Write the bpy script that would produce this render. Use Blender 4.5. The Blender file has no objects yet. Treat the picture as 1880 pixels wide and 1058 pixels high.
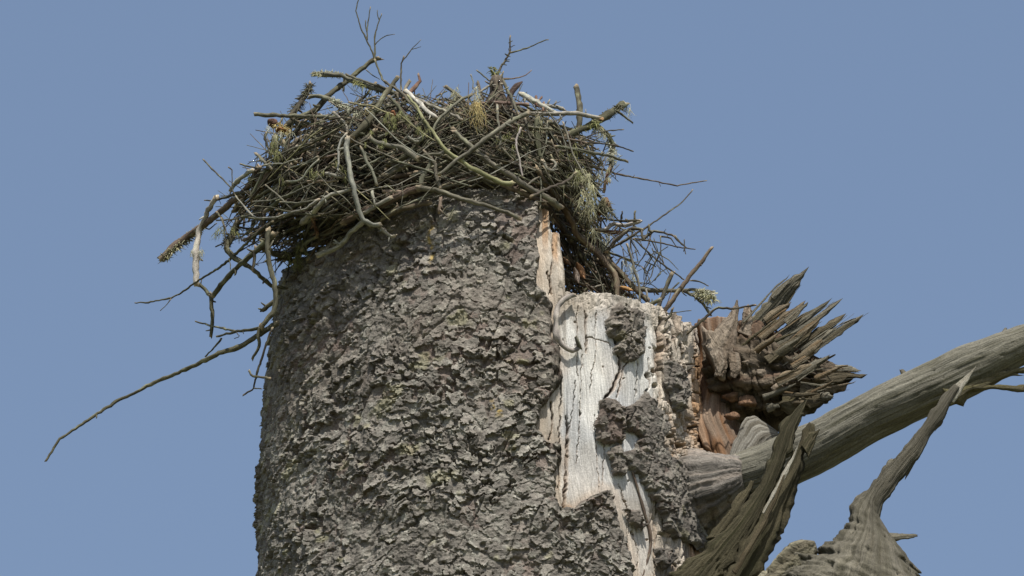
import bpy, math, random
import numpy as np
from mathutils import Vector

random.seed(7)
RNG = np.random.RandomState(11)

# ------------------------------------------------------------------ camera
scene = bpy.context.scene
PITCH = math.radians(26.0)
DIST = 30.0
PPM = 600.0                      # photograph pixels per metre at the tree
FPX = PPM * DIST                 # focal length in photograph pixels
CAMZ = 1.7
ZC = CAMZ + DIST * math.sin(PITCH)
CAM = np.array([0.0, -DIST * math.cos(PITCH), CAMZ])
FWD = np.array([0.0, math.cos(PITCH), math.sin(PITCH)])
UPV = np.array([0.0, -math.sin(PITCH), math.cos(PITCH)])
RGT = np.array([1.0, 0.0, 0.0])
cam_data = bpy.data.cameras.new('camera')
cam_data.sensor_width = 36.0
cam_data.lens = FPX / 1880.0 * 36.0
cam_data.clip_start = 0.5
cam_data.clip_end = 5000.0
cam = bpy.data.objects.new('camera', cam_data)
scene.collection.objects.link(cam)
cam.location = CAM
cam.rotation_euler = (math.pi / 2 + PITCH, 0, 0)
scene.camera = cam
scene.render.resolution_x = 1024
scene.render.resolution_y = 576

# ------------------------------------------------------------------ sky and sun
SUN_AZ = math.radians(12.0)      # to the right of the camera, behind it
SUN_EL = math.radians(61.0)
world = bpy.data.worlds.new('World')
scene.world = world
world.use_nodes = True
wn = world.node_tree.nodes
wl = world.node_tree.links
bg = wn['Background']
sky = wn.new('ShaderNodeTexSky')
sky.sky_type = 'NISHITA'
sky.sun_disc = False
sky.sun_elevation = SUN_EL
to_sun = Vector((math.sin(SUN_AZ) * math.cos(SUN_EL), -math.cos(SUN_AZ) * math.cos(SUN_EL), math.sin(SUN_EL)))
sky.sun_rotation = math.atan2(to_sun.x, to_sun.y)
sky.air_density = 1.0
sky.dust_density = 2.2
sky.ozone_density = 1.4
hs = wn.new('ShaderNodeHueSaturation')
hs.inputs['Saturation'].default_value = 0.93
hs.inputs['Value'].default_value = 1.0
hs.inputs['Hue'].default_value = 0.499
wl.new(sky.outputs[0], hs.inputs['Color'])
wl.new(hs.outputs[0], bg.inputs['Color'])
bg.inputs['Strength'].default_value = 0.12
sun_data = bpy.data.lights.new('sun', 'SUN')
sun_data.energy = 5.0
sun_data.angle = math.radians(0.55)
sun_data.color = (1.0, 0.955, 0.88)
sun = bpy.data.objects.new('sun', sun_data)
scene.collection.objects.link(sun)
sun.rotation_euler = to_sun.to_track_quat('Z', 'Y').to_euler()
sun.location = (10, -20, 40)
scene.view_settings.view_transform = 'Standard'
scene.view_settings.look = 'None'
scene.view_settings.exposure = 0.25
scene.view_settings.gamma = 1.0

# ------------------------------------------------------------------ helpers
def at(u, v, y):
    """world point seen at photograph pixel (u, v) at depth y"""
    u = np.asarray(u, float); v = np.asarray(v, float); y = np.asarray(y, float)
    dx = (u - 940.0) / FPX
    dv = (529.0 - v) / FPX
    d = FWD[None, :] + dx.reshape(-1, 1) * RGT + dv.reshape(-1, 1) * UPV
    t = (y.reshape(-1) - CAM[1]) / d[:, 1]
    return CAM + t[:, None] * d

def proj(P):
    q = P - CAM
    f = q @ FWD
    return 940.0 + FPX * (q @ RGT) / f, 529.0 - FPX * (q @ UPV) / f

def hash3(ix, iy, iz, seed=0):
    iz = iz.astype(np.int64).astype(np.uint32) * np.uint32(2147483647) if isinstance(iz, np.ndarray) else np.uint32(0)
    h = ix.astype(np.int64).astype(np.uint32) * np.uint32(374761393) + iy.astype(np.int64).astype(np.uint32) * np.uint32(668265263) + iz + np.uint32((seed * 144269) & 0xFFFFFFFF)
    h = (h ^ (h >> np.uint32(13))) * np.uint32(1274126177)
    h = (h ^ (h >> np.uint32(15))) * np.uint32(2246822519)
    h = h ^ (h >> np.uint32(16))
    return h.astype(np.float64) / 4294967296.0

def vn(x, y, z=None, seed=0):
    x = np.asarray(x, float); y = np.asarray(y, float)
    if z is None:
        x, y = np.broadcast_arrays(x, y)
        ix = np.floor(x); iy = np.floor(y)
        fx = x - ix; fy = y - iy
        fx = fx * fx * fx * (fx * (fx * 6 - 15) + 10)
        fy = fy * fy * fy * (fy * (fy * 6 - 15) + 10)
        r = 0
        for a in (0, 1):
            wa = fx if a else 1 - fx
            for b in (0, 1):
                r = r + wa * (fy if b else 1 - fy) * hash3(ix + a, iy + b, 0, seed)
        return r * 2 - 1
    z = np.asarray(z, float)
    x, y, z = np.broadcast_arrays(x, y, z)
    ix = np.floor(x); iy = np.floor(y); iz = np.floor(z)
    fx = x - ix; fy = y - iy; fz = z - iz
    fx = fx * fx * fx * (fx * (fx * 6 - 15) + 10)
    fy = fy * fy * fy * (fy * (fy * 6 - 15) + 10)
    fz = fz * fz * fz * (fz * (fz * 6 - 15) + 10)
    r = 0
    for a in (0, 1):
        wa = fx if a else 1 - fx
        for b in (0, 1):
            wb = fy if b else 1 - fy
            for c in (0, 1):
                wc = fz if c else 1 - fz
                r = r + wa * wb * wc * hash3(ix + a, iy + b, iz + c, seed)
    return r * 2 - 1

def fbm(x, y, z=None, oct=4, seed=0, gain=0.5):
    s = 0; a = 1.0; f = 1.0
    for o in range(oct):
        s = s + a * vn(np.asarray(x) * f, np.asarray(y) * f, None if z is None else np.asarray(z) * f, seed + o * 17)
        a *= gain; f *= 2.03
    return s

def worley(x, y, seed=0):
    """F1, F2, cell id, cell centre offsets"""
    ix = np.floor(x); iy = np.floor(y)
    f1 = np.full(x.shape, 9.0); f2 = np.full(x.shape, 9.0)
    cid = np.zeros(x.shape, np.int64); ox = np.zeros(x.shape); oy = np.zeros(x.shape)
    zz = np.zeros_like(ix)
    for a in (-1, 0, 1):
        for b in (-1, 0, 1):
            jx = ix + a; jy = iy + b
            px = jx + 0.1 + 0.8 * hash3(jx, jy, zz, seed)
            py = jy + 0.1 + 0.8 * hash3(jx, jy, zz, seed + 5)
            dx = x - px; dy = y - py
            d = np.sqrt(dx * dx + dy * dy)
            near = d < f1
            f2 = np.where(near, f1, np.minimum(f2, d))
            cid = np.where(near, ((jx + 5000) * 20000 + (jy + 5000)).astype(np.int64), cid)
            ox = np.where(near, dx, ox); oy = np.where(near, dy, oy)
            f1 = np.where(near, d, f1)
    return f1, f2, cid, ox, oy

def cell_rand(cid, seed):
    return hash3(cid // 20000, cid % 20000, np.zeros_like(cid), seed)

def sstep(a, b, x):
    t = np.clip((x - a) / (b - a), 0, 1)
    return t * t * (3 - 2 * t)

def polydist(u, v, poly):
    """signed distance in pixels, positive inside"""
    P = np.asarray(poly, float)
    d2 = np.full(u.shape, 1e12)
    inside = np.zeros(u.shape, bool)
    n = len(P)
    for i in range(n):
        x0, y0 = P[i]; x1, y1 = P[(i + 1) % n]
        ex, ey = x1 - x0, y1 - y0
        L = ex * ex + ey * ey + 1e-9
        t = np.clip(((u - x0) * ex + (v - y0) * ey) / L, 0, 1)
        d2 = np.minimum(d2, (u - x0 - t * ex) ** 2 + (v - y0 - t * ey) ** 2)
        cond = (y0 > v) != (y1 > v)
        if abs(ey) > 1e-9:
            inside ^= cond & (u < ex * (v - y0) / ey + x0)
    d = np.sqrt(d2)
    return np.where(inside, d, -d)

def linedist(u, v, pts):
    d2 = np.full(u.shape, 1e12)
    for (x0, y0), (x1, y1) in zip(pts[:-1], pts[1:]):
        ex, ey = x1 - x0, y1 - y0
        L = ex * ex + ey * ey + 1e-9
        t = np.clip(((u - x0) * ex + (v - y0) * ey) / L, 0, 1)
        d2 = np.minimum(d2, (u - x0 - t * ex) ** 2 + (v - y0 - t * ey) ** 2)
    return np.sqrt(d2)

def mix(a, b, t):
    a = np.asarray(a, float); b = np.asarray(b, float)
    t = np.asarray(t)[..., None]
    return a * (1 - t) + b * t

def make_mesh(name, V, quads=None, tris=None, col=None, gr=None, mat=None, smooth=True):
    me = bpy.data.meshes.new(name)
    V = np.asarray(V, np.float32)
    nq = 0 if quads is None else len(quads)
    nt = 0 if tris is None else len(tris)
    me.vertices.add(len(V))
    me.vertices.foreach_set('co', V.ravel())
    loops = []
    if nq: loops.append(np.asarray(quads, np.int32).ravel())
    if nt: loops.append(np.asarray(tris, np.int32).ravel())
    loops = np.concatenate(loops)
    me.loops.add(len(loops))
    me.loops.foreach_set('vertex_index', loops)
    starts = np.concatenate([np.arange(nq) * 4, nq * 4 + np.arange(nt) * 3]).astype(np.int32)
    me.polygons.add(nq + nt)
    me.polygons.foreach_set('loop_start', starts)
    me.update(calc_edges=True)
    if smooth:
        me.polygons.foreach_set('use_smooth', np.ones(nq + nt, bool))
    if col is not None:
        a = me.attributes.new('Col', 'FLOAT_COLOR', 'POINT')
        c = np.ones((len(V), 4), np.float32)
        c[:, :3] = np.clip(col, 0.004, 0.9)
        a.data.foreach_set('color', c.ravel())
    if gr is not None:
        a = me.attributes.new('gr', 'FLOAT_VECTOR', 'POINT')
        a.data.foreach_set('vector', np.asarray(gr, np.float32).ravel())
    if mat is not None:
        me.materials.append(mat)
    me.validate()
    return me

COL = scene.collection
def link(name, me, parent=None, label=None, kind=None):
    o = bpy.data.objects.new(name, me)
    COL.objects.link(o)
    if parent is not None:
        o.parent = parent
        root = parent
        while root.parent is not None:
            root = root.parent
        # parts keep world coordinates in their mesh: cancel the thing's offset
        if parent.parent is None:
            o.location = (-root.location[0], -root.location[1], -root.location[2])
    if label: o['label'] = label
    if kind: o['kind'] = kind
    return o

def empty(name, loc, label, cat):
    o = bpy.data.objects.new(name, None)
    COL.objects.link(o)
    o.location = loc
    o['label'] = label; o['category'] = cat
    return o

# ------------------------------------------------------------------ materials
def grain_material(name, streak=(160, 160, 10), amount=0.5, bump=0.4, rough=0.85, blotch=9.0, fine=260.0, bdist=0.004):
    m = bpy.data.materials.new(name); m.use_nodes = True
    nt = m.node_tree; N = nt.nodes; L = nt.links
    b = N['Principled BSDF']
    b.inputs['Roughness'].default_value = rough
    b.inputs['Specular IOR Level'].default_value = 0.18
    ca = N.new('ShaderNodeAttribute'); ca.attribute_name = 'Col'
    ga = N.new('ShaderNodeAttribute'); ga.attribute_name = 'gr'
    mp = N.new('ShaderNodeMapping'); mp.inputs['Scale'].default_value = streak
    L.new(ga.outputs['Vector'], mp.inputs['Vector'])
    n1 = N.new('ShaderNodeTexNoise'); n1.inputs['Scale'].default_value = 1.0; n1.inputs['Detail'].default_value = 5; n1.inputs['Roughness'].default_value = 0.62
    L.new(mp.outputs[0], n1.inputs['Vector'])
    n2 = N.new('ShaderNodeTexNoise'); n2.inputs['Scale'].default_value = blotch; n2.inputs['Detail'].default_value = 4
    L.new(ga.outputs['Vector'], n2.inputs['Vector'])
    n3 = N.new('ShaderNodeTexNoise'); n3.inputs['Scale'].default_value = fine; n3.inputs['Detail'].default_value = 3
    L.new(ga.outputs['Vector'], n3.inputs['Vector'])
    def rng(src, lo, hi):
        r = N.new('ShaderNodeMapRange'); r.inputs['From Min'].default_value = 0.28; r.inputs['From Max'].default_value = 0.72
        r.inputs['To Min'].default_value = lo; r.inputs['To Max'].default_value = hi
        L.new(src, r.inputs['Value']); return r.outputs[0]
    m1 = N.new('ShaderNodeMath'); m1.operation = 'MULTIPLY'
    L.new(rng(n1.outputs['Fac'], 1 - amount, 1 + amount), m1.inputs[0])
    L.new(rng(n2.outputs['Fac'], 0.78, 1.22), m1.inputs[1])
    m2 = N.new('ShaderNodeMath'); m2.operation = 'MULTIPLY'
    L.new(m1.outputs[0], m2.inputs[0]); L.new(rng(n3.outputs['Fac'], 0.75, 1.25), m2.inputs[1])
    vm = N.new('ShaderNodeVectorMath'); vm.operation = 'SCALE'
    L.new(ca.outputs['Color'], vm.inputs[0]); L.new(m2.outputs[0], vm.inputs['Scale'])
    L.new(vm.outputs[0], b.inputs['Base Color'])
    ad = N.new('ShaderNodeMath'); ad.operation = 'ADD'
    L.new(n1.outputs['Fac'], ad.inputs[0])
    h3 = N.new('ShaderNodeMath'); h3.operation = 'MULTIPLY'; h3.inputs[1].default_value = 0.5
    L.new(n3.outputs['Fac'], h3.inputs[0]); L.new(h3.outputs[0], ad.inputs[1])
    bp = N.new('ShaderNodeBump'); bp.inputs['Strength'].default_value = bump; bp.inputs['Distance'].default_value = bdist
    L.new(ad.outputs[0], bp.inputs['Height']); L.new(bp.outputs[0], b.inputs['Normal'])
    return m

M_BARK = grain_material('bark', streak=(120, 120, 150), amount=0.30, bump=0.7, blotch=30.0, fine=300.0, bdist=0.006)
M_WOOD = grain_material('weathered_wood', streak=(240, 240, 8), amount=0.34, bump=0.6, blotch=7.0, fine=240.0)
M_LIMB = grain_material('limb_wood', streak=(330, 330, 12), amount=0.36, bump=0.8, blotch=6.0, fine=200.0, bdist=0.006)
M_ROT = grain_material('rotten_wood', streak=(90, 90, 40), amount=0.45, bump=0.9, blotch=14.0, fine=160.0, bdist=0.008)
M_STICK = grain_material('stick_bark', streak=(220, 220, 30), amount=0.32, bump=0.5, blotch=22.0, fine=300.0, bdist=0.003)
M_MOSS = grain_material('lichen_moss', streak=(120, 120, 60), amount=0.35, bump=0.2, blotch=30.0, fine=200.0)

# ------------------------------------------------------------------ ground (far below the frame)
def build_ground():
    n = 60
    g = np.sign(np.linspace(-1, 1, n)) * np.abs(np.linspace(-1, 1, n)) ** 2.2 * 2500
    X, Y = np.meshgrid(g, g)
    Z = 0.25 * vn(X / 9, Y / 9, seed=3) * np.clip(np.hypot(X, Y) / 10, 0, 1)
    V = np.stack([X, Y, Z], -1).reshape(-1, 3)
    idx = np.arange(n * n).reshape(n, n)
    q = np.stack([idx[:-1, :-1], idx[:-1, 1:], idx[1:, 1:], idx[1:, :-1]], -1).reshape(-1, 4)
    m = bpy.data.materials.new('meadow_ground'); m.use_nodes = True
    N = m.node_tree.nodes; L = m.node_tree.links
    b = N['Principled BSDF']; b.inputs['Roughness'].default_value = 0.95
    t = N.new('ShaderNodeTexNoise'); t.inputs['Scale'].default_value = 0.8; t.inputs['Detail'].default_value = 8
    tc = N.new('ShaderNodeTexCoord'); L.new(tc.outputs['Object'], t.inputs['Vector'])
    cr = N.new('ShaderNodeValToRGB')
    cr.color_ramp.elements[0].position = 0.35; cr.color_ramp.elements[0].color = (0.05, 0.065, 0.02, 1)
    cr.color_ramp.elements[1].position = 0.68; cr.color_ramp.elements[1].color = (0.16, 0.14, 0.07, 1)
    L.new(t.outputs['Fac'], cr.inputs[0]); L.new(cr.outputs[0], b.inputs['Base Color'])
    o = link('ground', make_mesh('ground', V, q, mat=m))
    o['kind'] = 'structure'; o['label'] = 'rough grassy ground far below the nest'
build_ground()

# ------------------------------------------------------------------ the dead tree
CX = (890.0 - 940.0) / PPM
tree = empty('dead_tree', (CX, 0, 0), 'dead broken-topped tree trunk with scaly bark, bare white wood and snapped limbs', 'tree')

def z_of(v, y=0.0):
    return at([890.0], [v], [y])[0, 2]
_rv = np.array([1400, 1058, 900, 750, 650, 560, 500, 440, 340], float)
_rr = np.array([0.712, 0.682, 0.672, 0.662, 0.649, 0.621, 0.592, 0.57, 0.56])
_rz = np.array([z_of(v) for v in _rv])
def radius(z, th):
    r = np.interp(z, np.concatenate([[0.0], _rz]), np.concatenate([[1.05], _rr]))
    return r * (1 + 0.035 * np.clip(np.sin(th), 0, 1))

def trunk_point(th, z, r):
    return np.stack([CX + r * np.sin(th), -r * np.cos(th), z], -1)

# outlines read off the photograph
MAIN = [(987, 330), (987, 369), (994, 392), (995, 410), (984, 419), (986, 440), (986, 458), (992, 472), (987, 490), (985, 512), (1000, 530), (1014, 544),
        (1016, 565), (1014, 611), (1027, 638), (1034, 658), (1032, 687), (1024, 712), (1014, 734), (995, 744), (990, 761), (988, 790), (996, 806), (1006, 809),
        (1027, 814), (1035, 838), (1017, 867), (1017, 906), (1033, 935), (1054, 935), (1075, 919), (1096, 906), (1104, 896), (1127, 904), (1135, 938),
        (1138, 969), (1153, 985), (1161, 1017), (1164, 1043), (1168, 1120), (1210, 1300), (1500, 1500), (1500, 9000), (-900, 9000), (-900, 100), (987, 100)]
PATCHES = [
    [(1118, 584), (1128, 566), (1140, 555), (1162, 558), (1184, 575), (1190, 604), (1184, 621), (1186, 648), (1167, 659), (1150, 658), (1137, 646), (1137, 621), (1123, 611)],
    [(1112, 732), (1134, 732), (1151, 754), (1149, 786), (1146, 811), (1124, 813), (1100, 801), (1095, 779), (1107, 752)],
    [(1119, 828), (1139, 818), (1156, 843), (1151, 867), (1132, 867)],
    [(1154, 744), (1183, 732), (1191, 715), (1203, 734), (1225, 757), (1232, 791), (1218, 818), (1232, 838), (1264, 850), (1279, 880), (1300, 915), (1330, 960), (1330, 1060), (1285, 990),
     (1265, 993), (1245, 983), (1229, 967), (1218, 929), (1210, 904), (1191, 899), (1193, 887), (1186, 872), (1164, 857), (1154, 830), (1173, 823), (1176, 808), (1186, 801), (1173, 791), (1159, 784), (1154, 769)],
    [(1153, 930), (1172, 932), (1188, 961), (1185, 972), (1169, 956)],
    [(1209, 1003), (1217, 1000), (1222, 1013), (1228, 1001), (1236, 1008), (1240, 1030), (1228, 1042), (1213, 1032)],
    [(1231, 662), (1246, 662), (1261, 681), (1263, 704), (1263, 741), (1256, 755), (1242, 741), (1235, 715), (1233, 689)],
]
BARK_RIM = np.array([(380, 560), (470, 530), (540, 492), (580, 472), (640, 440), (700, 405), (760, 378), (800, 363), (850, 347), (900, 348), (935, 350), (960, 360), (985, 368), (993, 385), (1002, 440),
                     (1012, 540), (1030, 546), (1110, 552), (1180, 570), (1230, 597), (1285, 613), (1340, 660)], float)
WOOD_RIM = np.array([(940, 380), (985, 380), (999, 384), (1007, 388), (1008, 430), (1023, 436), (1025, 548), (1045, 551), (1060, 549), (1108, 553), (1120, 560), (1150, 566), (1186, 573),
                     (1200, 584), (1206, 580), (1215, 594), (1238, 598), (1248, 602), (1253, 616), (1258, 603), (1272, 604), (1283, 610), (1290, 622), (1340, 660)], float)

def rim_z(th, rim, jag, seed):
    r0 = 0.585
    x = CX + r0 * 1.02 * np.sin(th); y = -r0 * np.cos(th)
    u = 940 + x * PPM
    v = np.interp(u, rim[:, 0], rim[:, 1])
    v = v + jag * (fbm(u / 9.0, u * 0 + seed, oct=3, seed=seed))
    zf = at(u, v, y)[:, 2]
    t0 = math.radians(95)
    zl = zf[np.argmin(np.abs(th + t0))] if (th < -1).any() else None
    zr = zf[np.argmin(np.abs(th - t0))]
    back = np.abs(th) > t0
    if zl is not None:
        f = (np.where(th < 0, th + 2 * math.pi, th) - t0) / (2 * math.pi - 2 * t0)
        zb = zr + (zl - zr) * np.clip(f, 0, 1) + 0.04 * vn(th * 6, th * 0 + 1.3, seed=seed)
        zf = np.where(back, zb, zf)
    return zf

def bark_height(s, z):
    """spruce bark: several layers of ragged, cupped flakes lying over one another"""
    w1 = 0.010 * vn(s * 36, z * 36, seed=21) + 0.0042 * vn(s * 110, z * 110, seed=22) + 0.0018 * vn(s * 260, z * 260, seed=26)
    w2 = 0.010 * vn(s * 36, z * 36, seed=23) + 0.0042 * vn(s * 110, z * 110, seed=24) + 0.0018 * vn(s * 260, z * 260, seed=27)
    ws = s + w1 + 0.035 * vn(s * 5.5, z * 5.5, seed=15); wz = z + w2 + 0.035 * vn(s * 5.5, z * 5.5, seed=16)
    dens = 0.16 * fbm(s * 8, z * 8, oct=2, seed=17)
    h = 0.0015 * fbm(s * 60, z * 60, oct=2, seed=29)
    cid = np.zeros(s.shape, np.int64); top = np.zeros(s.shape); rnd = np.zeros(s.shape) + .5; rim = np.zeros(s.shape); tilt = np.zeros(s.shape)
    amp = 0.38 + 0.85 * sstep(-0.7, 0.8, fbm(s * 7, z * 7, oct=3, seed=71))
    for k, (cw, ch, base, cover) in enumerate(((.066, .056, .0012, .92), (.048, .043, .0038, .62), (.035, .032, .0062, .52), (.023, .021, .0080, .46))):
        f1, f2, c, ox, oy = worley(ws / cw + 3.7 * k, wz / ch + 1.9 * k, seed=31 + k * 7)
        r1, r2, r3, r4 = (cell_rand(c, 41 + k * 9 + j) for j in range(4))
        thr = 0.30 + 0.42 * r1 * r1 + .08
        thr = thr + 0.10 * vn(s * 150 + k * 9, z * 150, seed=18 + k)
        on = (f1 < thr) & (r2 < cover + dens)
        q = f1 / thr
        tl = 0.0085 * (r3 - .5) * ox * 1.6 - 0.0085 * (r4 - .28) * oy * 1.5
        hk = (base + 0.004 * r1 + tl + 0.0042 * (q * q - .4) * (.3 + r2)) * amp
        on &= hk > h
        h = np.where(on, hk, h); cid = np.where(on, c + (k + 1) * 1000000007, cid); top = np.where(on, k + 1, top)
        rnd = np.where(on, r4, rnd); rim = np.where(on, sstep(.45, .95, q), rim); tilt = np.where(on, tl, tilt)
    gap = sstep(0.55, 0.85, vn(s * 26, z * 24, seed=74))
    h = h * 1.42 - 0.011 * gap * (top < 3) - .004
    fis = np.abs(fbm((s - .35 * z) * 9, z * 3.5, oct=3, seed=75))
    h = h - 0.008 * (1 - sstep(0, .12, fis))
    big = 0.009 * fbm(s * 6, z * 5, oct=3, seed=72)
    fine = 0.0021 * fbm(s * 95, z * 85, oct=3, seed=73)
    curl = 0.5 * np.clip(tilt + .3 * h * (top > 1), -.002, .012)
    return h + fine, big, cid, curl, rnd, top, rim, gap

def bark_colour(s, z, u, v, rnd, top, rim, gap):
    n1 = fbm(s * 5, z * 5, oct=4, seed=81)
    n2 = fbm(s * 45, z * 45, oct=3, seed=82)
    c = mix((0.122, 0.110, 0.094), (0.186, 0.171, 0.147), 0.5 * sstep(-0.9, 1.1, n1) + 0.25)
    c = c * (0.68 + 0.6 * rnd)[..., None]
    lich = sstep(-0.25, 0.55, n2 + 0.15 * n1) * (0.25 + 0.75 * rim) * (0.45 + 0.55 * sstep(.25, .6, rnd))
    c = mix(c, (0.33, 0.32, 0.272), 0.72 * lich)
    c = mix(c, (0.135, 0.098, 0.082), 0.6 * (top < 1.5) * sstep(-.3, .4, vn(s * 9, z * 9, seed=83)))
    purple = sstep(0.0, 0.7, fbm(s * 3.0 + 9, z * 2.5, oct=2, seed=84))
    c = mix(c, c * np.array([0.96, 0.93, 0.91]), purple)
    y1 = np.exp(-((u - 791 - 3 * np.sin(v / 9)) / 4.0) ** 2) * sstep(395, 415, v) * (1 - sstep(470, 505, v)) * sstep(-0.4, 0.2, n2)
    y2 = sstep(0.25, 0.6, n2) * np.exp(-(((u - 912) / 22) ** 2 + ((v - 748) / 14) ** 2))
    c = mix(c, (0.34, 0.235, 0.055), np.clip(0.75 * y1 + 0.9 * y2, 0, 1))
    yl = sstep(0.75, 1.1, fbm(s * 14, z * 14, oct=3, seed=85))
    c = mix(c, (0.27, 0.255, 0.15), 0.45 * yl)
    return c

def build_bark():
    th = np.concatenate([np.linspace(-math.radians(172), -math.radians(101), 60)[:-1], np.linspace(-math.radians(101), math.radians(101), 960), np.linspace(math.radians(101), math.radians(188), 60)[1:]])
    zr = rim_z(th, BARK_RIM, 3.5, 5)
    zlo = z_of(1120, -0.6)
    zg = 0.0
    nv = 620; nl = 90
    t = np.linspace(0, 1, nv)
    Zv = zlo + t[:, None] * (zr[None, :] - zlo)
    tl = np.linspace(0, 1, nl)[:-1] ** 0.8
    Zl = zg - 0.4 + tl[:, None] * (zlo - zg + 0.4) * np.ones((1, len(th)))
    Z = np.concatenate([Zl, Zv], 0)
    TH = np.broadcast_to(th[None, :], Z.shape)
    R0 = radius(Z, TH)
    S = TH * 0.65
    u, v = proj(trunk_point(TH, Z, R0).reshape(-1, 3))
    u = u.reshape(Z.shape); v = v.reshape(Z.shape)
    front = np.cos(TH) > -0.12
    ju = 5.0 * fbm(u / 16, v / 16, oct=3, seed=91); jv = 5.0 * fbm(u / 16 + 50, v / 16, oct=3, seed=92)
    owner = np.zeros(Z.shape, int)
    D = polydist(u + ju, v + jv, MAIN)
    D = np.where(front, D, np.where(TH > 0, 60.0, 60.0))
    owner[D > -2.5] = 1
    for k, P in enumerate(PATCHES):
        d = polydist(u + ju * 0.9, v + jv * 0.9, P)
        d = np.where(front & (np.cos(TH) > -0.1), d, -99)
        better = (d > -2.5) & (d > D)
        owner[better] = 2 + k
        D = np.where(better, d, D)
    h, big, cid, curl, rnd, topl, rim, gap = bark_height(S, Z)
    # bark on the right hand side is thinner and finer
    thick = np.where(owner >= 2, 0.007, 0.018)
    h = np.where(owner >= 2, h * 0.8 + big * .2 - .002, h + big)
    curl = np.where(owner >= 2, curl * 0.3, curl)
    edge = np.where(owner >= 2, sstep(-2.5, 1.8, D), sstep(-2.5, 3.0, D))
    edge_lip = 0.004 * sstep(2, 8, D) * (1 - sstep(8, 30, D)) * (owner < 2)
    rimfade = np.ones_like(Z)
    r = R0 - thick - 0.012 + (thick + 0.012 + h + edge_lip) * edge
    r = r + np.where(owner >= 2, 0.002 * sstep(0, 9, D), 0.0)
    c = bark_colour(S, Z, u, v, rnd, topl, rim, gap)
    c = np.where((owner >= 2)[..., None], c * np.array([0.82, 0.80, 0.79]) + 0.004, c)
    P = trunk_point(TH, Z - curl * edge, r)
    P[-1, :, :] = trunk_point(TH[-1], Z[-1] - 0.01, r[-1] - 0.03)
    V = P.reshape(-1, 3)
    nr, nc = Z.shape
    idx = np.arange(nr * nc).reshape(nr, nc)
    a, bb, cc, dd = idx[:-1, :-1], idx[:-1, 1:], idx[1:, 1:], idx[1:, :-1]
    Q = np.stack([a, bb, cc, dd], -1).reshape(-1, 4)
    ow = owner.reshape(-1)
    qo = ow[Q].max(1)
    qmin = ow[Q].min(1)
    keep = (qmin > 0)
    qcell = cid.reshape(-1)[Q[:, 0]]
    colr = c.reshape(-1, 3)
    gr = np.stack([S, r, Z], -1).reshape(-1, 3)
    uu = u.reshape(-1)[Q[:, 0]]; vv = v.reshape(-1)[Q[:, 0]]
    vis = (vv < 1075) & (np.cos(TH).reshape(-1)[Q[:, 0]] > 0.12)
    main = keep & (qo == 1)
    # the scales that show largest become parts of their own
    cand = main & vis & (qcell > 0) & (D.reshape(-1)[Q[:, 0]] > 14) & (np.arange(len(Q)) < (nr - 8) * (nc - 1))
    cells, inv, cnt = np.unique(qcell[cand], return_inverse=True, return_counts=True)
    wgt = np.bincount(inv, weights=np.cos(TH).reshape(-1)[Q[:, 0]][cand])
    top = cells[np.argsort(-wgt)[:290]]
    sel = np.zeros(len(Q), bool)
    order_mask = cand & np.isin(qcell, top)
    sel[order_mask] = True

    def sub(qs, name, parent, **kw):
        ids, inv2 = np.unique(qs, return_inverse=True)
        me = make_mesh(name, V[ids], inv2.reshape(-1, 4), col=colr[ids], gr=gr[ids], mat=M_BARK)
        return link(name, me, parent, **kw)
    bark = sub(Q[main & ~sel], 'bark', tree)
    qs = Q[sel]; cs = qcell[sel]
    o = np.argsort(cs, kind='stable'); qs = qs[o]; cs = cs[o]
    cuts = np.flatnonzero(np.diff(cs)) + 1
    crumbs = []
    for part in np.split(qs, cuts):
        # keep the largest connected piece as the scale; crumbs stay with the bark
        ids, inv3 = np.unique(part, return_inverse=True); inv3 = inv3.reshape(-1, 4)
        lab = np.arange(len(ids))
        while True:
            m_ = lab[inv3].min(1); new = lab.copy()
            for j in range(4): np.minimum.at(new, inv3[:, j], m_)
            if (new == lab).all(): break
            lab = new
        ql = lab[inv3[:, 0]]
        best = np.bincount(ql).argmax()
        sub(part[ql == best], 'bark_scale', bark)
        crumbs.append(part[ql != best])
    sub(np.concatenate(crumbs), 'bark_crumbs', bark, kind='stuff')
    for k in range(len(PATCHES)):
        m = keep & (qo == 2 + k)
        if m.sum() > 50:
            sub(Q[m], 'bark_patch', tree, label=('dark bark remnant clinging to the bare pale wood' if k != 3 else 'long ragged sheet of bark running down the bare wood'))
build_bark()

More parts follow.
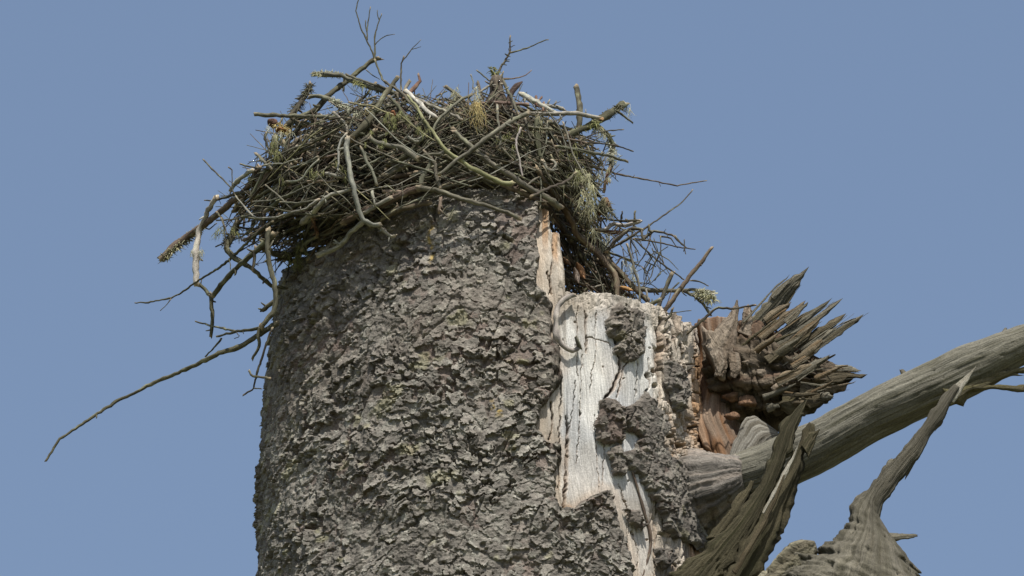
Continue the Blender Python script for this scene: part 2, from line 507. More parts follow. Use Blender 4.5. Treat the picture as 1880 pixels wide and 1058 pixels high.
CRACKS = [([(1041, 765), (1042, 800), (1040, 850), (1035, 905), (1033, 938)], 2.6, .035), ([(1077, 570), (1076, 600), (1078, 645)], 1.5, .022),
          ([(1126, 612), (1134, 650), (1139, 675), (1128, 705), (1110, 738)], 3.0, .03), ([(1076, 618), (1100, 622), (1120, 634)], 0.9, .014),
          ([(1212, 586), (1211, 640), (1216, 690), (1212, 722), (1206, 740)], 4.2, .04), ([(1251, 604), (1249, 632), (1254, 650), (1259, 690)], 3.2, .035),
          ([(1012, 740), (1013, 780), (1008, 808)], 1.6, .02), ([(1150, 660), (1140, 690), (1132, 730)], 1.0, .015), ([(1057, 700), (1050, 760), (1042, 800)], .7, .010),
          ([(1135, 890), (1150, 930), (1156, 980)], 0.8, .014), ([(1140, 900), (1160, 960), (1172, 1010), (1170, 1060)], 0.6, .01), ([(1232, 900), (1238, 960)], 1.0, .015),
          ([(1232, 600), (1228, 640), (1234, 660)], 1.4, .02), ([(1270, 615), (1272, 660), (1266, 720)], 1.2, .018), ([(1240, 665), (1280, 672)], 1.2, .016),
          ([(1264, 712), (1276, 722), (1284, 726)], 1.8, .02), ([(1016, 432), (1014, 480), (1008, 540)], 1.0, .012), ([(1005, 500), (1012, 540)], 1.6, .02),
          ([(1061, 560), (1058, 640), (1062, 690)], .7, .012), ([(1096, 575), (1093, 650), (1085, 720)], .6, .010), ([(1070, 650), (1066, 760), (1060, 850)], .6, .010), ([(1116, 740), (1112, 820), (1106, 890)], .8, .012),
          ([(1030, 700), (1026, 800), (1024, 900)], 1.0, .016), ([(1206, 990), (1202, 1060)], .9, .014), ([(1150, 960), (1158, 1058)], .7, .012), ([(1168, 665), (1166, 730)], .8, .012), ([(1222, 600), (1224, 660)], 1.2, .02),
          ([(1188, 660), (1190, 700), (1180, 745)], 2.0, .03), ([(1098, 905), (1098, 830), (1093, 760)], .6, .008)]
HOLES = [(1201, 681, 9, 6, .05), (1199, 709, 7, 6, .045), (1186, 692, 6, 8, .025), (1188, 640, 3, 3, .02), (1262, 800, 6, 9, .04), (1250, 818, 7, 6, .04), (1278, 812, 5, 7, .04), (1268, 832, 6, 10, .045),
         (1240, 800, 5, 6, .03), (1274, 785, 7, 5, .03), (1217, 640, 4, 7, .03), (1106, 673, 1.6, 1.6, .015), (1165, 716, 2, 2, .012), (1143, 696, 1.5, 1.5, .012), (1148, 921, 3, 2.5, .02), (1163, 976, 3, 3, .02),
         (1153, 884, 3, 2, .015), (1190, 990, 2, 2, .015), (1203, 930, 2, 2, .015), (1057, 590, 2.5, 2, .012), (1037, 624, 3, 2.5, .02)]

def build_wood():
    th = np.linspace(math.radians(8), math.radians(118), 620)
    zr = rim_z(th, WOOD_RIM, 2.2, 9)
    zlo = z_of(1130, -0.5)
    nv = 620
    t = np.linspace(0, 1, nv)
    Z = zlo + t[:, None] * (zr[None, :] - zlo)
    TH = np.broadcast_to(th[None, :], Z.shape)
    R0 = radius(Z, TH) - 0.024
    S = TH * 0.65
    u, v = proj(trunk_point(TH, Z, R0).reshape(-1, 3))
    u = u.reshape(Z.shape); v = v.reshape(Z.shape)
    D = polydist(u, v, MAIN)
    slant = S + 0.12 * (Z - ZC) + 0.02 * vn(S * 4, Z * 3, seed=104)
    g = fbm(slant * 70, Z * 4.5, oct=4, seed=101)
    g2 = fbm(slant * 24, Z * 1.6, oct=3, seed=102)
    h = 0.0020 * g + 0.0050 * g2 + 0.006 * fbm(S * 6, Z * 5, oct=2, seed=103)
    # right-hand third: rougher, columnar, blocky
    rough = sstep(1180, 1215, u + 10 * vn(S * 20, Z * 6, seed=105))
    f1, f2, cid, ox, oy = worley(slant / 0.030, Z / 0.085, seed=111)
    h += rough * (0.015 * (cell_rand(cid, 1) - 0.6) - 0.010 * (1 - sstep(0, 0.16, f2 - f1)) + 0.006 * fbm(slant * 60, Z * 14, oct=3, seed=106))
    crum = rough * sstep(735, 770, v) * (1 - sstep(845, 870, v))
    k1, k2, kc, kx, ky = worley(S / 0.020 + 0.4 * g2, Z / 0.022, seed=121)
    h += crum * (0.016 * (cell_rand(kc, 3) - 0.6) - 0.012 * (1 - sstep(0, 0.22, k2 - k1)))
    top = 1 - sstep(0, 45, v - np.interp(u, WOOD_RIM[:, 0], WOOD_RIM[:, 1]))
    h += top * 0.006 * fbm(slant * 50, Z * 20, oct=3, seed=107)
    # fine cross checks
    q1, q2, qc, qx, qy = worley(slant / 0.014, Z / 0.028, seed=131)
    chk = (1 - sstep(0.0, 0.10, q2 - q1)) * sstep(-0.2, 0.7, fbm(S * 9, Z * 6, oct=2, seed=108) + 0.7 * top + 0.5 * rough)
    h -= 0.0022 * chk * (0.35 + .65 * np.clip(top + rough, 0, 1))
    h += 0.0012 * fbm(slant * 140, Z * 5, oct=2, seed=141)
    # long drying checks along the grain
    lc = np.abs(vn(slant * 26, Z * 1.3, seed=109))
    h -= 0.005 * (1 - sstep(0.0, 0.05, lc)) * sstep(-0.1, 0.5, vn(S * 11, Z * 4, seed=110))
    jit = 2.0 * fbm(u / 10, v / 10, oct=2, seed=112); jit2 = 1.5 * fbm(u / 7 + 9, v / 7, oct=2, seed=113)
    dark = np.zeros_like(h); crk = np.zeros_like(h)
    for pts, w, dep in CRACKS:
        d = linedist(u + jit, v + jit2, pts)
        m = 1 - sstep(w * 0.35, w * 1.15, d)
        h -= dep * m
        crk = np.maximum(crk, 1 - sstep(w * .7, w * 1.1, d))
        dark = np.maximum(dark, 1 - sstep(w * 0.8, w * 2.4, d))
    for (hx, hy, a, b, dep) in HOLES:
        d = np.hypot((u + jit - hx) / a, (v + jit2 - hy) / b)
        h -= dep * (1 - sstep(0.55, 1.05, d))
        dark = np.maximum(dark, 1 - sstep(0.9, 1.6, d))
    # right-most edge turns in to the torn cavity
    # colours
    n1 = fbm(S * 7, Z * 6, oct=3, seed=115)
    white = np.array([0.52, 0.51, 0.475]); grey = np.array([0.40, 0.40, 0.39]); tan = np.array([0.38, 0.325, 0.255]); orange = np.array([0.33, 0.185, 0.085])
    c = mix(grey, white, sstep(-0.5, 0.5, fbm(slant * 12, Z * 2.5, oct=3, seed=116)))
    tn = np.clip(0.85 * top + 1.0 * rough + 0.9 * sstep(1034, 1022, u + 6 * n1) + 0.35 * sstep(0.2, 0.9, n1) + 0.55 * sstep(840, 960, v), 0, 1)
    c = mix(c, tan * (1.0), 0.8 * tn)
    og = np.clip(0.35 * dark * sstep(-0.3, 0.4, n1) + sstep(1263, 1276, u + 5 * n1) * sstep(640, 660, v) + 0.9 * sstep(1014, 1018, u) * (1 - sstep(1022, 1030, u)) * sstep(500, 540, 1000 - v)
                 + 0.7 * crum * sstep(0.8, 0.92, cell_rand(kc, 7)) + 0.9 * (1 - sstep(1006, 1009, u)) * sstep(500, 560, 980 - v) * sstep(995, 998, u) + 0.8 * (1 - sstep(0, 9, np.hypot((u - 1042) / 1.5, v - 934))), 0, 1)
    c = mix(c, (.37, .275, .185), .4 * sstep(-20, -3, D) * sstep(-.5, .4, n1 + .2))
    c = mix(c, orange, 0.8 * og)
    stain = sstep(.15, .75, fbm(slant * 16, Z * 2.2 + 3, oct=4, seed=151)) * sstep(-.3, .5, n1 + .8 * sstep(820, 960, v))
    c = mix(c, (.27, .235, .19), .55 * stain)
    c = mix(c, (.17, .14, .11), .6 * (1 - sstep(0.0, .055, lc)) * sstep(-.1, .5, vn(S * 11, Z * 4, seed=110)))
    c = mix(c, (.10, .07, .05), .85 * crk)
    c = mix(c, (.27, .22, .17), .7 * crum * sstep(.3, .6, cell_rand(kc, 17)))
    bro = rough * sstep(0.55, 0.85, cell_rand(cid, 9))
    c = mix(c, (0.26, 0.20, 0.15), 0.7 * bro)
    r = R0 + h
    P = trunk_point(TH, Z, r)
    # rim turns inward: broken top surface of the shell
    rows = [P]
    cols = [c]
    jagz = 0.012 * fbm(th * 60, th * 0 + 2, oct=2, seed=119)
    for (dr, dz) in ((0.012, -0.003), (0.05, -0.02), (0.12, -0.05), (0.26, -0.15), (0.45, -0.3)):
        rows.append(trunk_point(th, Z[-1] + dz + jagz * min(1, dr * 20), np.maximum(r[-1] - dr, 0.02))[None])
        cols.append(np.broadcast_to(np.array([[[0.30, 0.22, 0.14]]]), (1, len(th), 3)) * (0.8 + 0.4 * RNG.rand(1, len(th), 1)))
    P = np.concatenate(rows, 0); c = np.concatenate(cols, 0)
    nr, nc = P.shape[:2]
    Dx = np.concatenate([D, np.repeat(D[-1:], 5, 0) - 100], 0).reshape(-1)
    idx = np.arange(nr * nc).reshape(nr, nc)
    Q = np.stack([idx[:-1, :-1], idx[:-1, 1:], idx[1:, 1:], idx[1:, :-1]], -1).reshape(-1, 4)
    Q = Q[Dx[Q].max(1) < 26]
    Sx = np.concatenate([slant, np.repeat(slant[-1:], 5, 0)], 0)
    gr = np.stack([Sx, np.hypot(P[..., 0] - CX, P[..., 1]), P[..., 2]], -1).reshape(-1, 3)
    ids, inv = np.unique(Q, return_inverse=True)
    me = make_mesh('bare_wood', P.reshape(-1, 3)[ids], inv.reshape(-1, 4), col=c.reshape(-1, 3)[ids], gr=gr[ids], mat=M_WOOD)
    link('bare_wood', me, tree, label='bare silvery white wood where the bark has fallen away')
build_wood()

def build_core():
    """rotten top surface of the trunk under the nest"""
    n = 72
    th = np.linspace(-math.pi, math.pi, n, endpoint=False)
    zr = rim_z(np.where(np.abs(th) > 3.0, np.sign(th) * 3.0, th), BARK_RIM, 2, 5)
    rings = []
    for f, dz in ((0.99, -0.03), (0.93, -0.04), (0.8, -0.09), (0.55, -0.16), (0.3, -0.2), (0.02, -0.2)):
        z = zr * f + (1 - f) * (zr.min()) + dz + 0.03 * vn(np.cos(th) * f * 5, np.sin(th) * f * 5, seed=7)
        rings.append(trunk_point(th, z, 0.57 * f))
    V = np.concatenate(rings)
    Q = []
    for k in range(len(rings) - 1):
        for i in range(n):
            j = (i + 1) % n
            Q.append((k * n + i, k * n + j, (k + 1) * n + j, (k + 1) * n + i))
    me = make_mesh('broken_top', V, Q, col=np.full((len(V), 3), 1.0) * np.array([0.17, 0.11, 0.07]), gr=V * np.array([1, 1, 1]), mat=M_ROT)
    link('broken_top', me, tree)
build_core()

# ------------------------------------------------------------------ lofted limbs and splinters
def resample(pts, n, smooth=.6):
    P = np.asarray(pts, float)
    seg = np.hypot(*np.diff(P[:, :2], axis=0).T)
    s = np.concatenate([[0], np.cumsum(seg)]); s /= s[-1]
    t = np.linspace(0, 1, n)
    # Catmull-Rom through the control points
    out = np.zeros((n, P.shape[1]))
    k = np.clip(np.searchsorted(s, t, side='right') - 1, 0, len(P) - 2)
    f = (t - s[k]) / np.maximum(s[k + 1] - s[k], 1e-9)
    p0 = P[np.maximum(k - 1, 0)]; p1 = P[k]; p2 = P[k + 1]; p3 = P[np.minimum(k + 2, len(P) - 1)]
    f = f[:, None]
    c = 0.5 * ((2 * p1) + (-p0 + p2) * f + (2 * p0 - 5 * p1 + 4 * p2 - p3) * f ** 2 + (-p0 + 3 * p1 - 3 * p2 + p3) * f ** 3)
    lin = p1 + (p2 - p1) * f
    return smooth * c + (1 - smooth) * lin

def loft(name, A, B, ys, ratio=1.0, rows=40, sides=20, grain=0.10, groove=0.0, lump=0.0, chunk=0.0, jag=0.0, c1=(.2, .2, .2), c2=(.3, .3, .3), c3=None, mat=None, seed=1,
         parent=None, label=None, gfreq=6.0, flat=1.0, rings=0.0, edge_jag=0.0, prism=0.0, cross=False, smooth=.6, gl=5.0, gw=.16):
    a = resample(A, rows, smooth); b = resample(B, rows, smooth)
    ys = np.interp(np.linspace(0, 1, rows), np.linspace(0, 1, len(np.atleast_1d(ys))), np.atleast_1d(ys).astype(float))
    Pa = at(a[:, 0], a[:, 1], ys); Pb = at(b[:, 0], b[:, 1], ys)
    C = (Pa + Pb) / 2; W = (Pb - Pa) / 2
    hw = np.linalg.norm(W, axis=1)
    T = np.gradient(C, axis=0); T /= np.linalg.norm(T, axis=1)[:, None] + 1e-9
    Nn = np.cross(T, W / (hw[:, None] + 1e-9)); Nn /= np.linalg.norm(Nn, axis=1)[:, None] + 1e-9
    s = np.concatenate([[0], np.cumsum(np.linalg.norm(np.diff(C, axis=0), axis=1))])
    ph = np.linspace(0, 2 * math.pi, sides, endpoint=False)
    PH, SS = np.meshgrid(ph, s)
    HW = hw[:, None]
    cx = np.cos(PH); sx = np.sin(PH)
    if flat != 1.0:
        sx = np.sign(sx) * np.abs(sx) ** flat
    rr = np.ones_like(PH)
    kx, ky = np.cos(PH) * gfreq, np.sin(PH) * gfreq
    rr += grain * fbm(kx, ky, SS * gl + seed * 3.1, oct=3, seed=seed)
    if prism:
        pr = np.random.RandomState(seed)
        pn = np.interp(ph, np.linspace(0, 2 * math.pi, 8), np.concatenate([(q := pr.rand(7) - .6), q[:1]]))
        tt = np.linspace(0, 1, rows)[:, None]
        drift = vn(np.cos(PH) * 2.2 + seed, np.sin(PH) * 2.2, SS * 7, seed=seed % 83)
        rr += prism * pn[None, :] + prism * .7 * drift
        # fibres end at different lengths: the section thins in steps towards the tip
        cutp = 0.45 + 0.55 * (0.5 + 0.5 * vn(np.cos(PH) * 3.5 + seed * .7, np.sin(PH) * 3.5, PH * 0, seed=seed % 71))
        rr *= 1 - 0.45 * sstep(0.0, 0.06, tt - cutp) * sstep(0.2, .5, tt)
    if groove:
        gr_ = fbm(kx * 0.8 + 0.5 * vn(SS * 3, SS * 0 + seed), ky * 0.8, SS * 1.5, oct=2, seed=seed + 3)
        rr -= groove * (1 - sstep(0.0, gw, np.abs(gr_)))
    if lump:
        rr += lump * fbm(np.cos(PH) * 1.4, np.sin(PH) * 1.4, SS * 9 + seed, oct=3, seed=seed + 5)
    if chunk:
        f1, f2, cid, ox, oy = worley(PH / (2 * math.pi) * 9 + 0.4 * vn(PH * 3, SS * 30, seed=seed), SS / 0.045 + 0.4 * vn(PH * 3 + 7, SS * 30, seed=seed), seed=seed + 9)
        rr += chunk * (cell_rand(cid, seed) - 0.5) - chunk * 0.5 * (1 - sstep(0, 0.2, f2 - f1))
    if rings:
        rr += rings * np.sin(SS * 260 + 2.5 * vn(PH * 2, SS * 20, seed=seed)) * 0.6 + rings * fbm(PH * 3, SS * 90, oct=2, seed=seed)
    cap = sstep(0, 0.03, np.linspace(0, 1, rows))[:, None]
    P = C[:, None, :] + (cx * rr)[..., None] * W[:, None, :] + (sx * rr * HW * ratio)[..., None] * Nn[:, None, :]
    if edge_jag:
        ej = edge_jag * fbm(SS * 28, np.sign(cx) * 3 + seed, oct=3, seed=seed + 11) * np.abs(cx) ** 2
        P += (ej * HW)[..., None] * (W / (hw[:, None] + 1e-9))[:, None, :] * np.sign(cx)[..., None]
    if jag:
        tt = np.linspace(0, 1, rows)[:, None]
        jn = fbm(np.cos(PH) * 3.0, np.sin(PH) * 3.0, PH * 0 + seed, oct=3, seed=seed + 13)
        P += (jn * jag * sstep(0.55, 1.0, tt))[..., None] * T[:, None, :]
    n1 = fbm(kx * 1.3, ky * 1.3, SS * 3.0, oct=3, seed=seed + 21)
    n2 = fbm(kx * 0.5, ky * 0.5, SS * 7.0, oct=2, seed=seed + 22)
    if cross:
        n1 = fbm(SS * 45 + 1.2 * vn(PH * 1.5, SS * 8, seed=seed), PH * 1.6, oct=3, seed=seed + 25); n2 = fbm(SS * 20, PH * 2.5, oct=3, seed=seed + 26)
    col = mix(c1, c2, sstep(-0.6, 0.6, n1))
    if c3 is not None:
        col = mix(col, c3, 0.8 * sstep(0.1, 0.6, n2))
    V = np.concatenate([P.reshape(-1, 3), C[:1], C[-1:]])
    colr = np.concatenate([col.reshape(-1, 3), col[0].mean(0, keepdims=True), col[-1].mean(0, keepdims=True)])
    rad = hw.mean()
    gr = np.stack([np.cos(PH) * rad, np.sin(PH) * rad, SS + seed], -1).reshape(-1, 3)
    if cross:
        gr = np.stack([SS + seed, np.sin(PH) * .01, np.abs(PH - math.pi) * rad * .5], -1).reshape(-1, 3)
    gr = np.concatenate([gr, [[0, 0, s[0] + seed], [0, 0, s[-1] + seed]]])
    Q = []
    idx = np.arange(rows * sides).reshape(rows, sides)
    nx = np.roll(idx, -1, axis=1)
    Q = np.stack([idx[:-1], nx[:-1], nx[1:], idx[1:]], -1).reshape(-1, 4)
    c0 = rows * sides
    tri = np.concatenate([np.stack([nx[0], idx[0], np.full(sides, c0)], -1), np.stack([idx[-1], nx[-1], np.full(sides, c0 + 1)], -1)])
    me = make_mesh(name, V, Q, tri, col=colr, gr=gr, mat=mat, smooth=not prism)
    return link(name, me, parent if parent is not None else tree, label=label)

OLIVE1, OLIVE2, OLIVE3 = (.115, .10, .062), (.20, .18, .125), (.085, .075, .035)
# big limb reaching right
limb = loft('limb', [(1322, 846), (1350, 838), (1400, 822), (1450, 800), (1500, 776), (1600, 720), (1700, 674), (1800, 628), (1880, 600), (1990, 560)],
     [(1315, 928), (1345, 926), (1400, 914), (1460, 886), (1516, 856), (1609, 804), (1714, 754), (1763, 733), (1822, 704), (1880, 668), (1990, 640)],
     [-0.22, -0.27, -0.32, -0.36, -0.4, -0.42], rows=170, sides=128, grain=.03, groove=.06, gl=1.3, gw=.035, lump=.06, c1=(.115, .109, .084), c2=(.17, .162, .13), c3=(.088, .084, .058), mat=M_LIMB, seed=3, gfreq=13,
     label='thick grey weathered limb reaching out to the right')
for A, B in (([(1780, 706), (1822, 693), (1850, 681), (1882, 672), (1940, 668)], [(1790, 722), (1830, 704), (1850, 695), (1882, 684), (1940, 676)]),
             ([(1730, 716), (1780, 704), (1822, 706), (1850, 708), (1879, 708)], [(1750, 745), (1790, 722), (1822, 717), (1850, 718), (1879, 719)]),
             ([(1770, 708), (1800, 694), (1824, 690)], [(1775, 722), (1803, 711), (1821, 703)]),
             ([(1800, 690), (1840, 680), (1872, 686)], [(1805, 700), (1840, 694), (1868, 690)])):
    loft('splinter', A, B, -0.42, ratio=.7, rows=26, sides=12, grain=.25, jag=.03, edge_jag=.5, c1=OLIVE3, c2=OLIVE1, mat=M_LIMB, seed=int(A[0][0]), parent=limb)

for A, B in (([(1660, 705), (1655, 690), (1652, 680)], [(1676, 700), (1668, 688), (1658, 679)]), ([(1835, 622), (1838, 611), (1843, 604)], [(1852, 618), (1850, 610), (1848, 604)])):
    loft('knot_stub', A, B, -.38, ratio=.8, rows=14, sides=12, grain=.2, jag=.01, c1=(.10, .09, .065), c2=(.15, .14, .11), mat=M_LIMB, seed=int(A[0][0]), parent=limb)
# collar of wood round the limb's base
loft('branch_collar', [(1225, 815), (1256, 822), (1284, 830), (1308, 836), (1330, 840), (1352, 840), (1370, 846)], [(1225, 1040), (1262, 1010), (1290, 984), (1312, 960), (1332, 940), (1352, 922), (1368, 902)], [-0.10, -0.15, -0.19, -0.235, -0.262, -0.275, -0.285], ratio=1.0, rows=110, sides=110,
     grain=.05, lump=.09, chunk=.05, gl=14, gfreq=9, groove=.05, gw=.06, c1=(.095, .087, .076), c2=(.18, .163, .142), c3=(.24, .205, .172), mat=M_BARK, seed=8, label='rough bark-covered collar round the base of the limb')

# torn heartwood in the cavity
heart = loft('torn_heartwood', [(1272, 600), (1282, 660), (1274, 740), (1262, 790), (1285, 830), (1300, 860)], [(1350, 600), (1352, 680), (1352, 760), (1358, 800), (1372, 850), (1375, 880)],
     [-0.02, -0.03, -0.06, -0.10, -0.14], ratio=.9, rows=90, sides=70, grain=.10, groove=.12, lump=.05, c1=(.125, .078, .05), c2=(.225, .168, .122), c3=(.19, .098, .045), mat=M_WOOD, seed=12, gfreq=7,
     label='reddish brown heartwood laid open in the cavity')
loft('heartwood_strip', [(1318, 735), (1322, 775), (1325, 815), (1328, 838)], [(1336, 730), (1341, 770), (1342, 815), (1336, 842)], [-.10, -.14, -.17], ratio=.5, rows=30, sides=14, grain=.15, c1=(.11, .06, .045), c2=(.19, .11, .08), mat=M_WOOD, seed=14)
loft('heartwood_strip', [(1266, 735), (1272, 775), (1292, 820)], [(1290, 740), (1298, 785), (1306, 830)], [-.13, -.16, -.18], ratio=.5, rows=30, sides=14, grain=.2, c1=(.17, .09, .045), c2=(.26, .18, .12), mat=M_WOOD, seed=15)
# pale flare between cavity and limb
loft('pale_flare', [(1340, 838), (1352, 800), (1366, 768), (1384, 762), (1404, 774), (1428, 793)], [(1365, 868), (1385, 852), (1400, 838), (1408, 822), (1418, 806), (1430, 798)], [-.20, -.2, -.18, -.17], ratio=.22, rows=60, sides=64, grain=.10, groove=.14, gw=.07, gl=1.5,
     lump=.02, c1=(.13, .118, .095), c2=(.25, .238, .205), c3=(.07, .06, .042), gfreq=9, edge_jag=.1, mat=M_LIMB, seed=16, label='pale triangular fin of wood above the limb')

# torn stub with splinters (upper right)
stub = loft('torn_stub', [(1300, 640), (1335, 622), (1370, 605), (1420, 612), (1465, 642), (1500, 665), (1535, 676), (1556, 688)],
     [(1330, 770), (1360, 776), (1395, 774), (1435, 766), (1470, 750), (1502, 740), (1535, 716), (1558, 696)], [-0.06, -0.10, -0.14, -0.17, -0.2], ratio=.75, rows=170, sides=120, grain=.15, groove=.16, lump=.16, chunk=.20, gfreq=7, jag=.03,
     c1=(.055, .044, .031), c2=(.115, .092, .066), c3=(.085, .052, .033), mat=M_ROT, seed=21, label='rotten torn stub of a snapped top bristling with splinters')
def slim(A, B, f):
    a = resample(A, 9, .2); b = resample(B, 9, .2)
    m = (a + b) / 2
    t = np.linspace(0, 1, 9)
    m = .35 * m + .65 * (m[0] + (m[-1] - m[0]) * t[:, None])       # straight-grained
    d = m[-1] - m[0]; d /= np.hypot(*d)
    nrm = np.array([-d[1], d[0]])
    w = np.hypot(*(b - a).T)[1:5].mean() / 2 * f
    sg = np.sign(((b - a)[2] * nrm).sum())
    pa = np.interp(t, [0, .62, .8, 1], [1, .95, .5, .03]); pb = np.interp(t, [0, .5, .9, 1], [1, .9, .75, .03])
    return m - sg * nrm * (w * pa)[:, None], m + sg * nrm * (w * pb)[:, None]
def blade(A, B, y, seed, c=0, name='splinter', ratio=.35, rows=44, sides=22, parent=None, ej=.35, chunk=0.0, mat=None):
    pal = [((.095, .087, .063), (.17, .157, .122), (.07, .061, .036)), ((.10, .078, .048), (.175, .142, .096), (.125, .08, .038)), ((.16, .128, .096), (.25, .207, .16), (.10, .07, .046)), ((.066, .054, .033), (.115, .096, .062), (.048, .042, .02)), ((.24, .225, .18), (.32, .30, .25), (.16, .14, .10)), ((.042, .036, .019), (.074, .063, .036), (.032, .03, .013)), ((.06, .048, .028), (.095, .077, .046), (.05, .038, .02))][c]
    return loft(name, A, B, y, ratio=ratio, rows=rows, sides=sides, grain=.10, groove=.10, prism=.34, jag=.004, edge_jag=ej, c1=pal[0], c2=pal[1], c3=pal[2], mat=mat or M_LIMB, chunk=chunk, seed=seed, gfreq=3.5, smooth=.15, gl=2.0, parent=parent or stub)
BL = [
 ([(1366, 592), (1397, 554), (1417, 534), (1440, 512), (1462, 500), (1485, 490)], [(1385, 616), (1411, 590), (1424, 562), (1445, 530), (1464, 510), (1484, 491)], -.17, 0),
 ([(1378, 600), (1410, 572), (1432, 556), (1452, 528), (1473, 505)], [(1398, 618), (1424, 590), (1440, 566), (1458, 537), (1475, 508)], -.15, 0),
 ([(1412, 545), (1432, 524), (1445, 512), (1456, 506)], [(1424, 552), (1438, 532), (1448, 518), (1457, 507)], -.18, 0),
 ([(1400, 580), (1430, 566), (1451, 554)], [(1410, 602), (1436, 578), (1451, 557)], -.19, 1),
 ([(1388, 612), (1440, 578), (1478, 552)], [(1400, 632), (1449, 597), (1478, 555)], -.2, 1),
 ([(1436, 590), (1465, 567), (1483, 555)], [(1450, 598), (1471, 575), (1483, 557)], -.21, 0),
 ([(1396, 628), (1470, 583), (1500, 560), (1527, 547)], [(1410, 646), (1480, 597), (1506, 568), (1527, 549)], -.18, 0),
 ([(1410, 635), (1480, 590), (1515, 565), (1547, 547)], [(1422, 654), (1490, 604), (1521, 577), (1547, 549)], -.2, 0),
 ([(1418, 645), (1470, 607), (1512, 574)], [(1430, 660), (1482, 618), (1513, 577)], -.22, 1),
 ([(1425, 655), (1470, 622), (1505, 585)], [(1436, 668), (1478, 632), (1507, 588)], -.2, 3),
 ([(1405, 655), (1450, 620), (1480, 605)], [(1412, 672), (1455, 632), (1480, 608)], -.23, 3),
 ([(1420, 648), (1470, 620), (1510, 595), (1553, 571)], [(1440, 676), (1490, 642), (1526, 612), (1552, 582)], -.19, 3),
 ([(1480, 640), (1520, 615), (1550, 592), (1572, 579), (1584, 577)], [(1468, 664), (1500, 648), (1540, 620), (1572, 590), (1584, 580)], -.21, 0),
 ([(1448, 668), (1475, 655), (1497, 645)], [(1458, 678), (1481, 662), (1497, 648)], -.24, 1),
 ([(1452, 688), (1490, 668), (1524, 649)], [(1470, 700), (1503, 676), (1524, 653)], -.25, 0),
 ([(1480, 678), (1530, 666), (1571, 675)], [(1490, 695), (1540, 687), (1571, 679)], -.2, 1),
 ([(1495, 690), (1550, 676), (1591, 686)], [(1500, 714), (1550, 702), (1591, 690)], -.22, 3),
 ([(1485, 700), (1530, 697), (1557, 703)], [(1490, 738), (1535, 726), (1557, 708)], -.2, 1),
 ([(1470, 705), (1505, 708), (1529, 728)], [(1465, 748), (1500, 750), (1528, 735)], -.22, 3),
 ([(1440, 715), (1480, 725), (1504, 744)], [(1430, 765), (1470, 760), (1503, 751)], -.2, 3),
 ([(1530, 670), (1556, 665), (1580, 679)], [(1535, 684), (1560, 682), (1580, 683)], -.21, 0),
 ([(1420, 690), (1460, 678), (1500, 662)], [(1430, 712), (1466, 696), (1500, 668)], -.25, 1),
 ([(1289, 628), (1301, 603), (1318, 592), (1338, 582), (1349, 553)], [(1322, 700), (1346, 655), (1353, 620), (1357, 588), (1357, 551)], -.19, 2),
 ([(1357, 612), (1358, 585), (1362, 566), (1372, 560)], [(1377, 620), (1381, 592), (1383, 570), (1380, 562)], -.18, 2),
 ([(1308, 640), (1318, 660), (1312, 690)], [(1330, 640), (1336, 668), (1330, 692)], -.21, 2),
 ([(1336, 645), (1338, 668), (1336, 692)], [(1358, 650), (1362, 672), (1352, 694)], -.22, 2),
]
for i, (A, B, y, c) in enumerate(BL):
    if c != 2: A, B = slim(A, B, .80)
    blade(A, B, y, 200 + i * 7, c, ratio=.5 if c == 2 else .26, chunk=.22 if c == 2 else 0, mat=M_ROT if c == 2 else None)
    if c != 2:
        rs = np.random.RandomState(600 + i)
        A0 = np.array(A, float); B0 = np.array(B, float)
        for k in range(3):        # thinner slivers split off the same piece
            f = rs.uniform(-.25, 1.25); w = rs.uniform(.03, .12); sh = rs.uniform(.4, .97)
            na = resample(A0, 8); nb = resample(B0, 8)
            ca = na + (nb - na) * (f - w); cb = na + (nb - na) * (f + w)
            m = max(3, int(8 * sh))
            tip = (ca[m - 1] + cb[m - 1]) / 2 + (ca[m - 1] - ca[m - 2]) * rs.uniform(.4, 1.5) + rs.randn(2) * 2.5
            ca = np.vstack([ca[:m], tip]); cb = np.vstack([cb[:m], tip + (.4, .8)])
            blade(ca, cb, y - rs.uniform(-.02, .035), 800 + i * 9 + k, [0, 1, 3, 0][rs.randint(4)], ratio=.5, sides=12, rows=30)

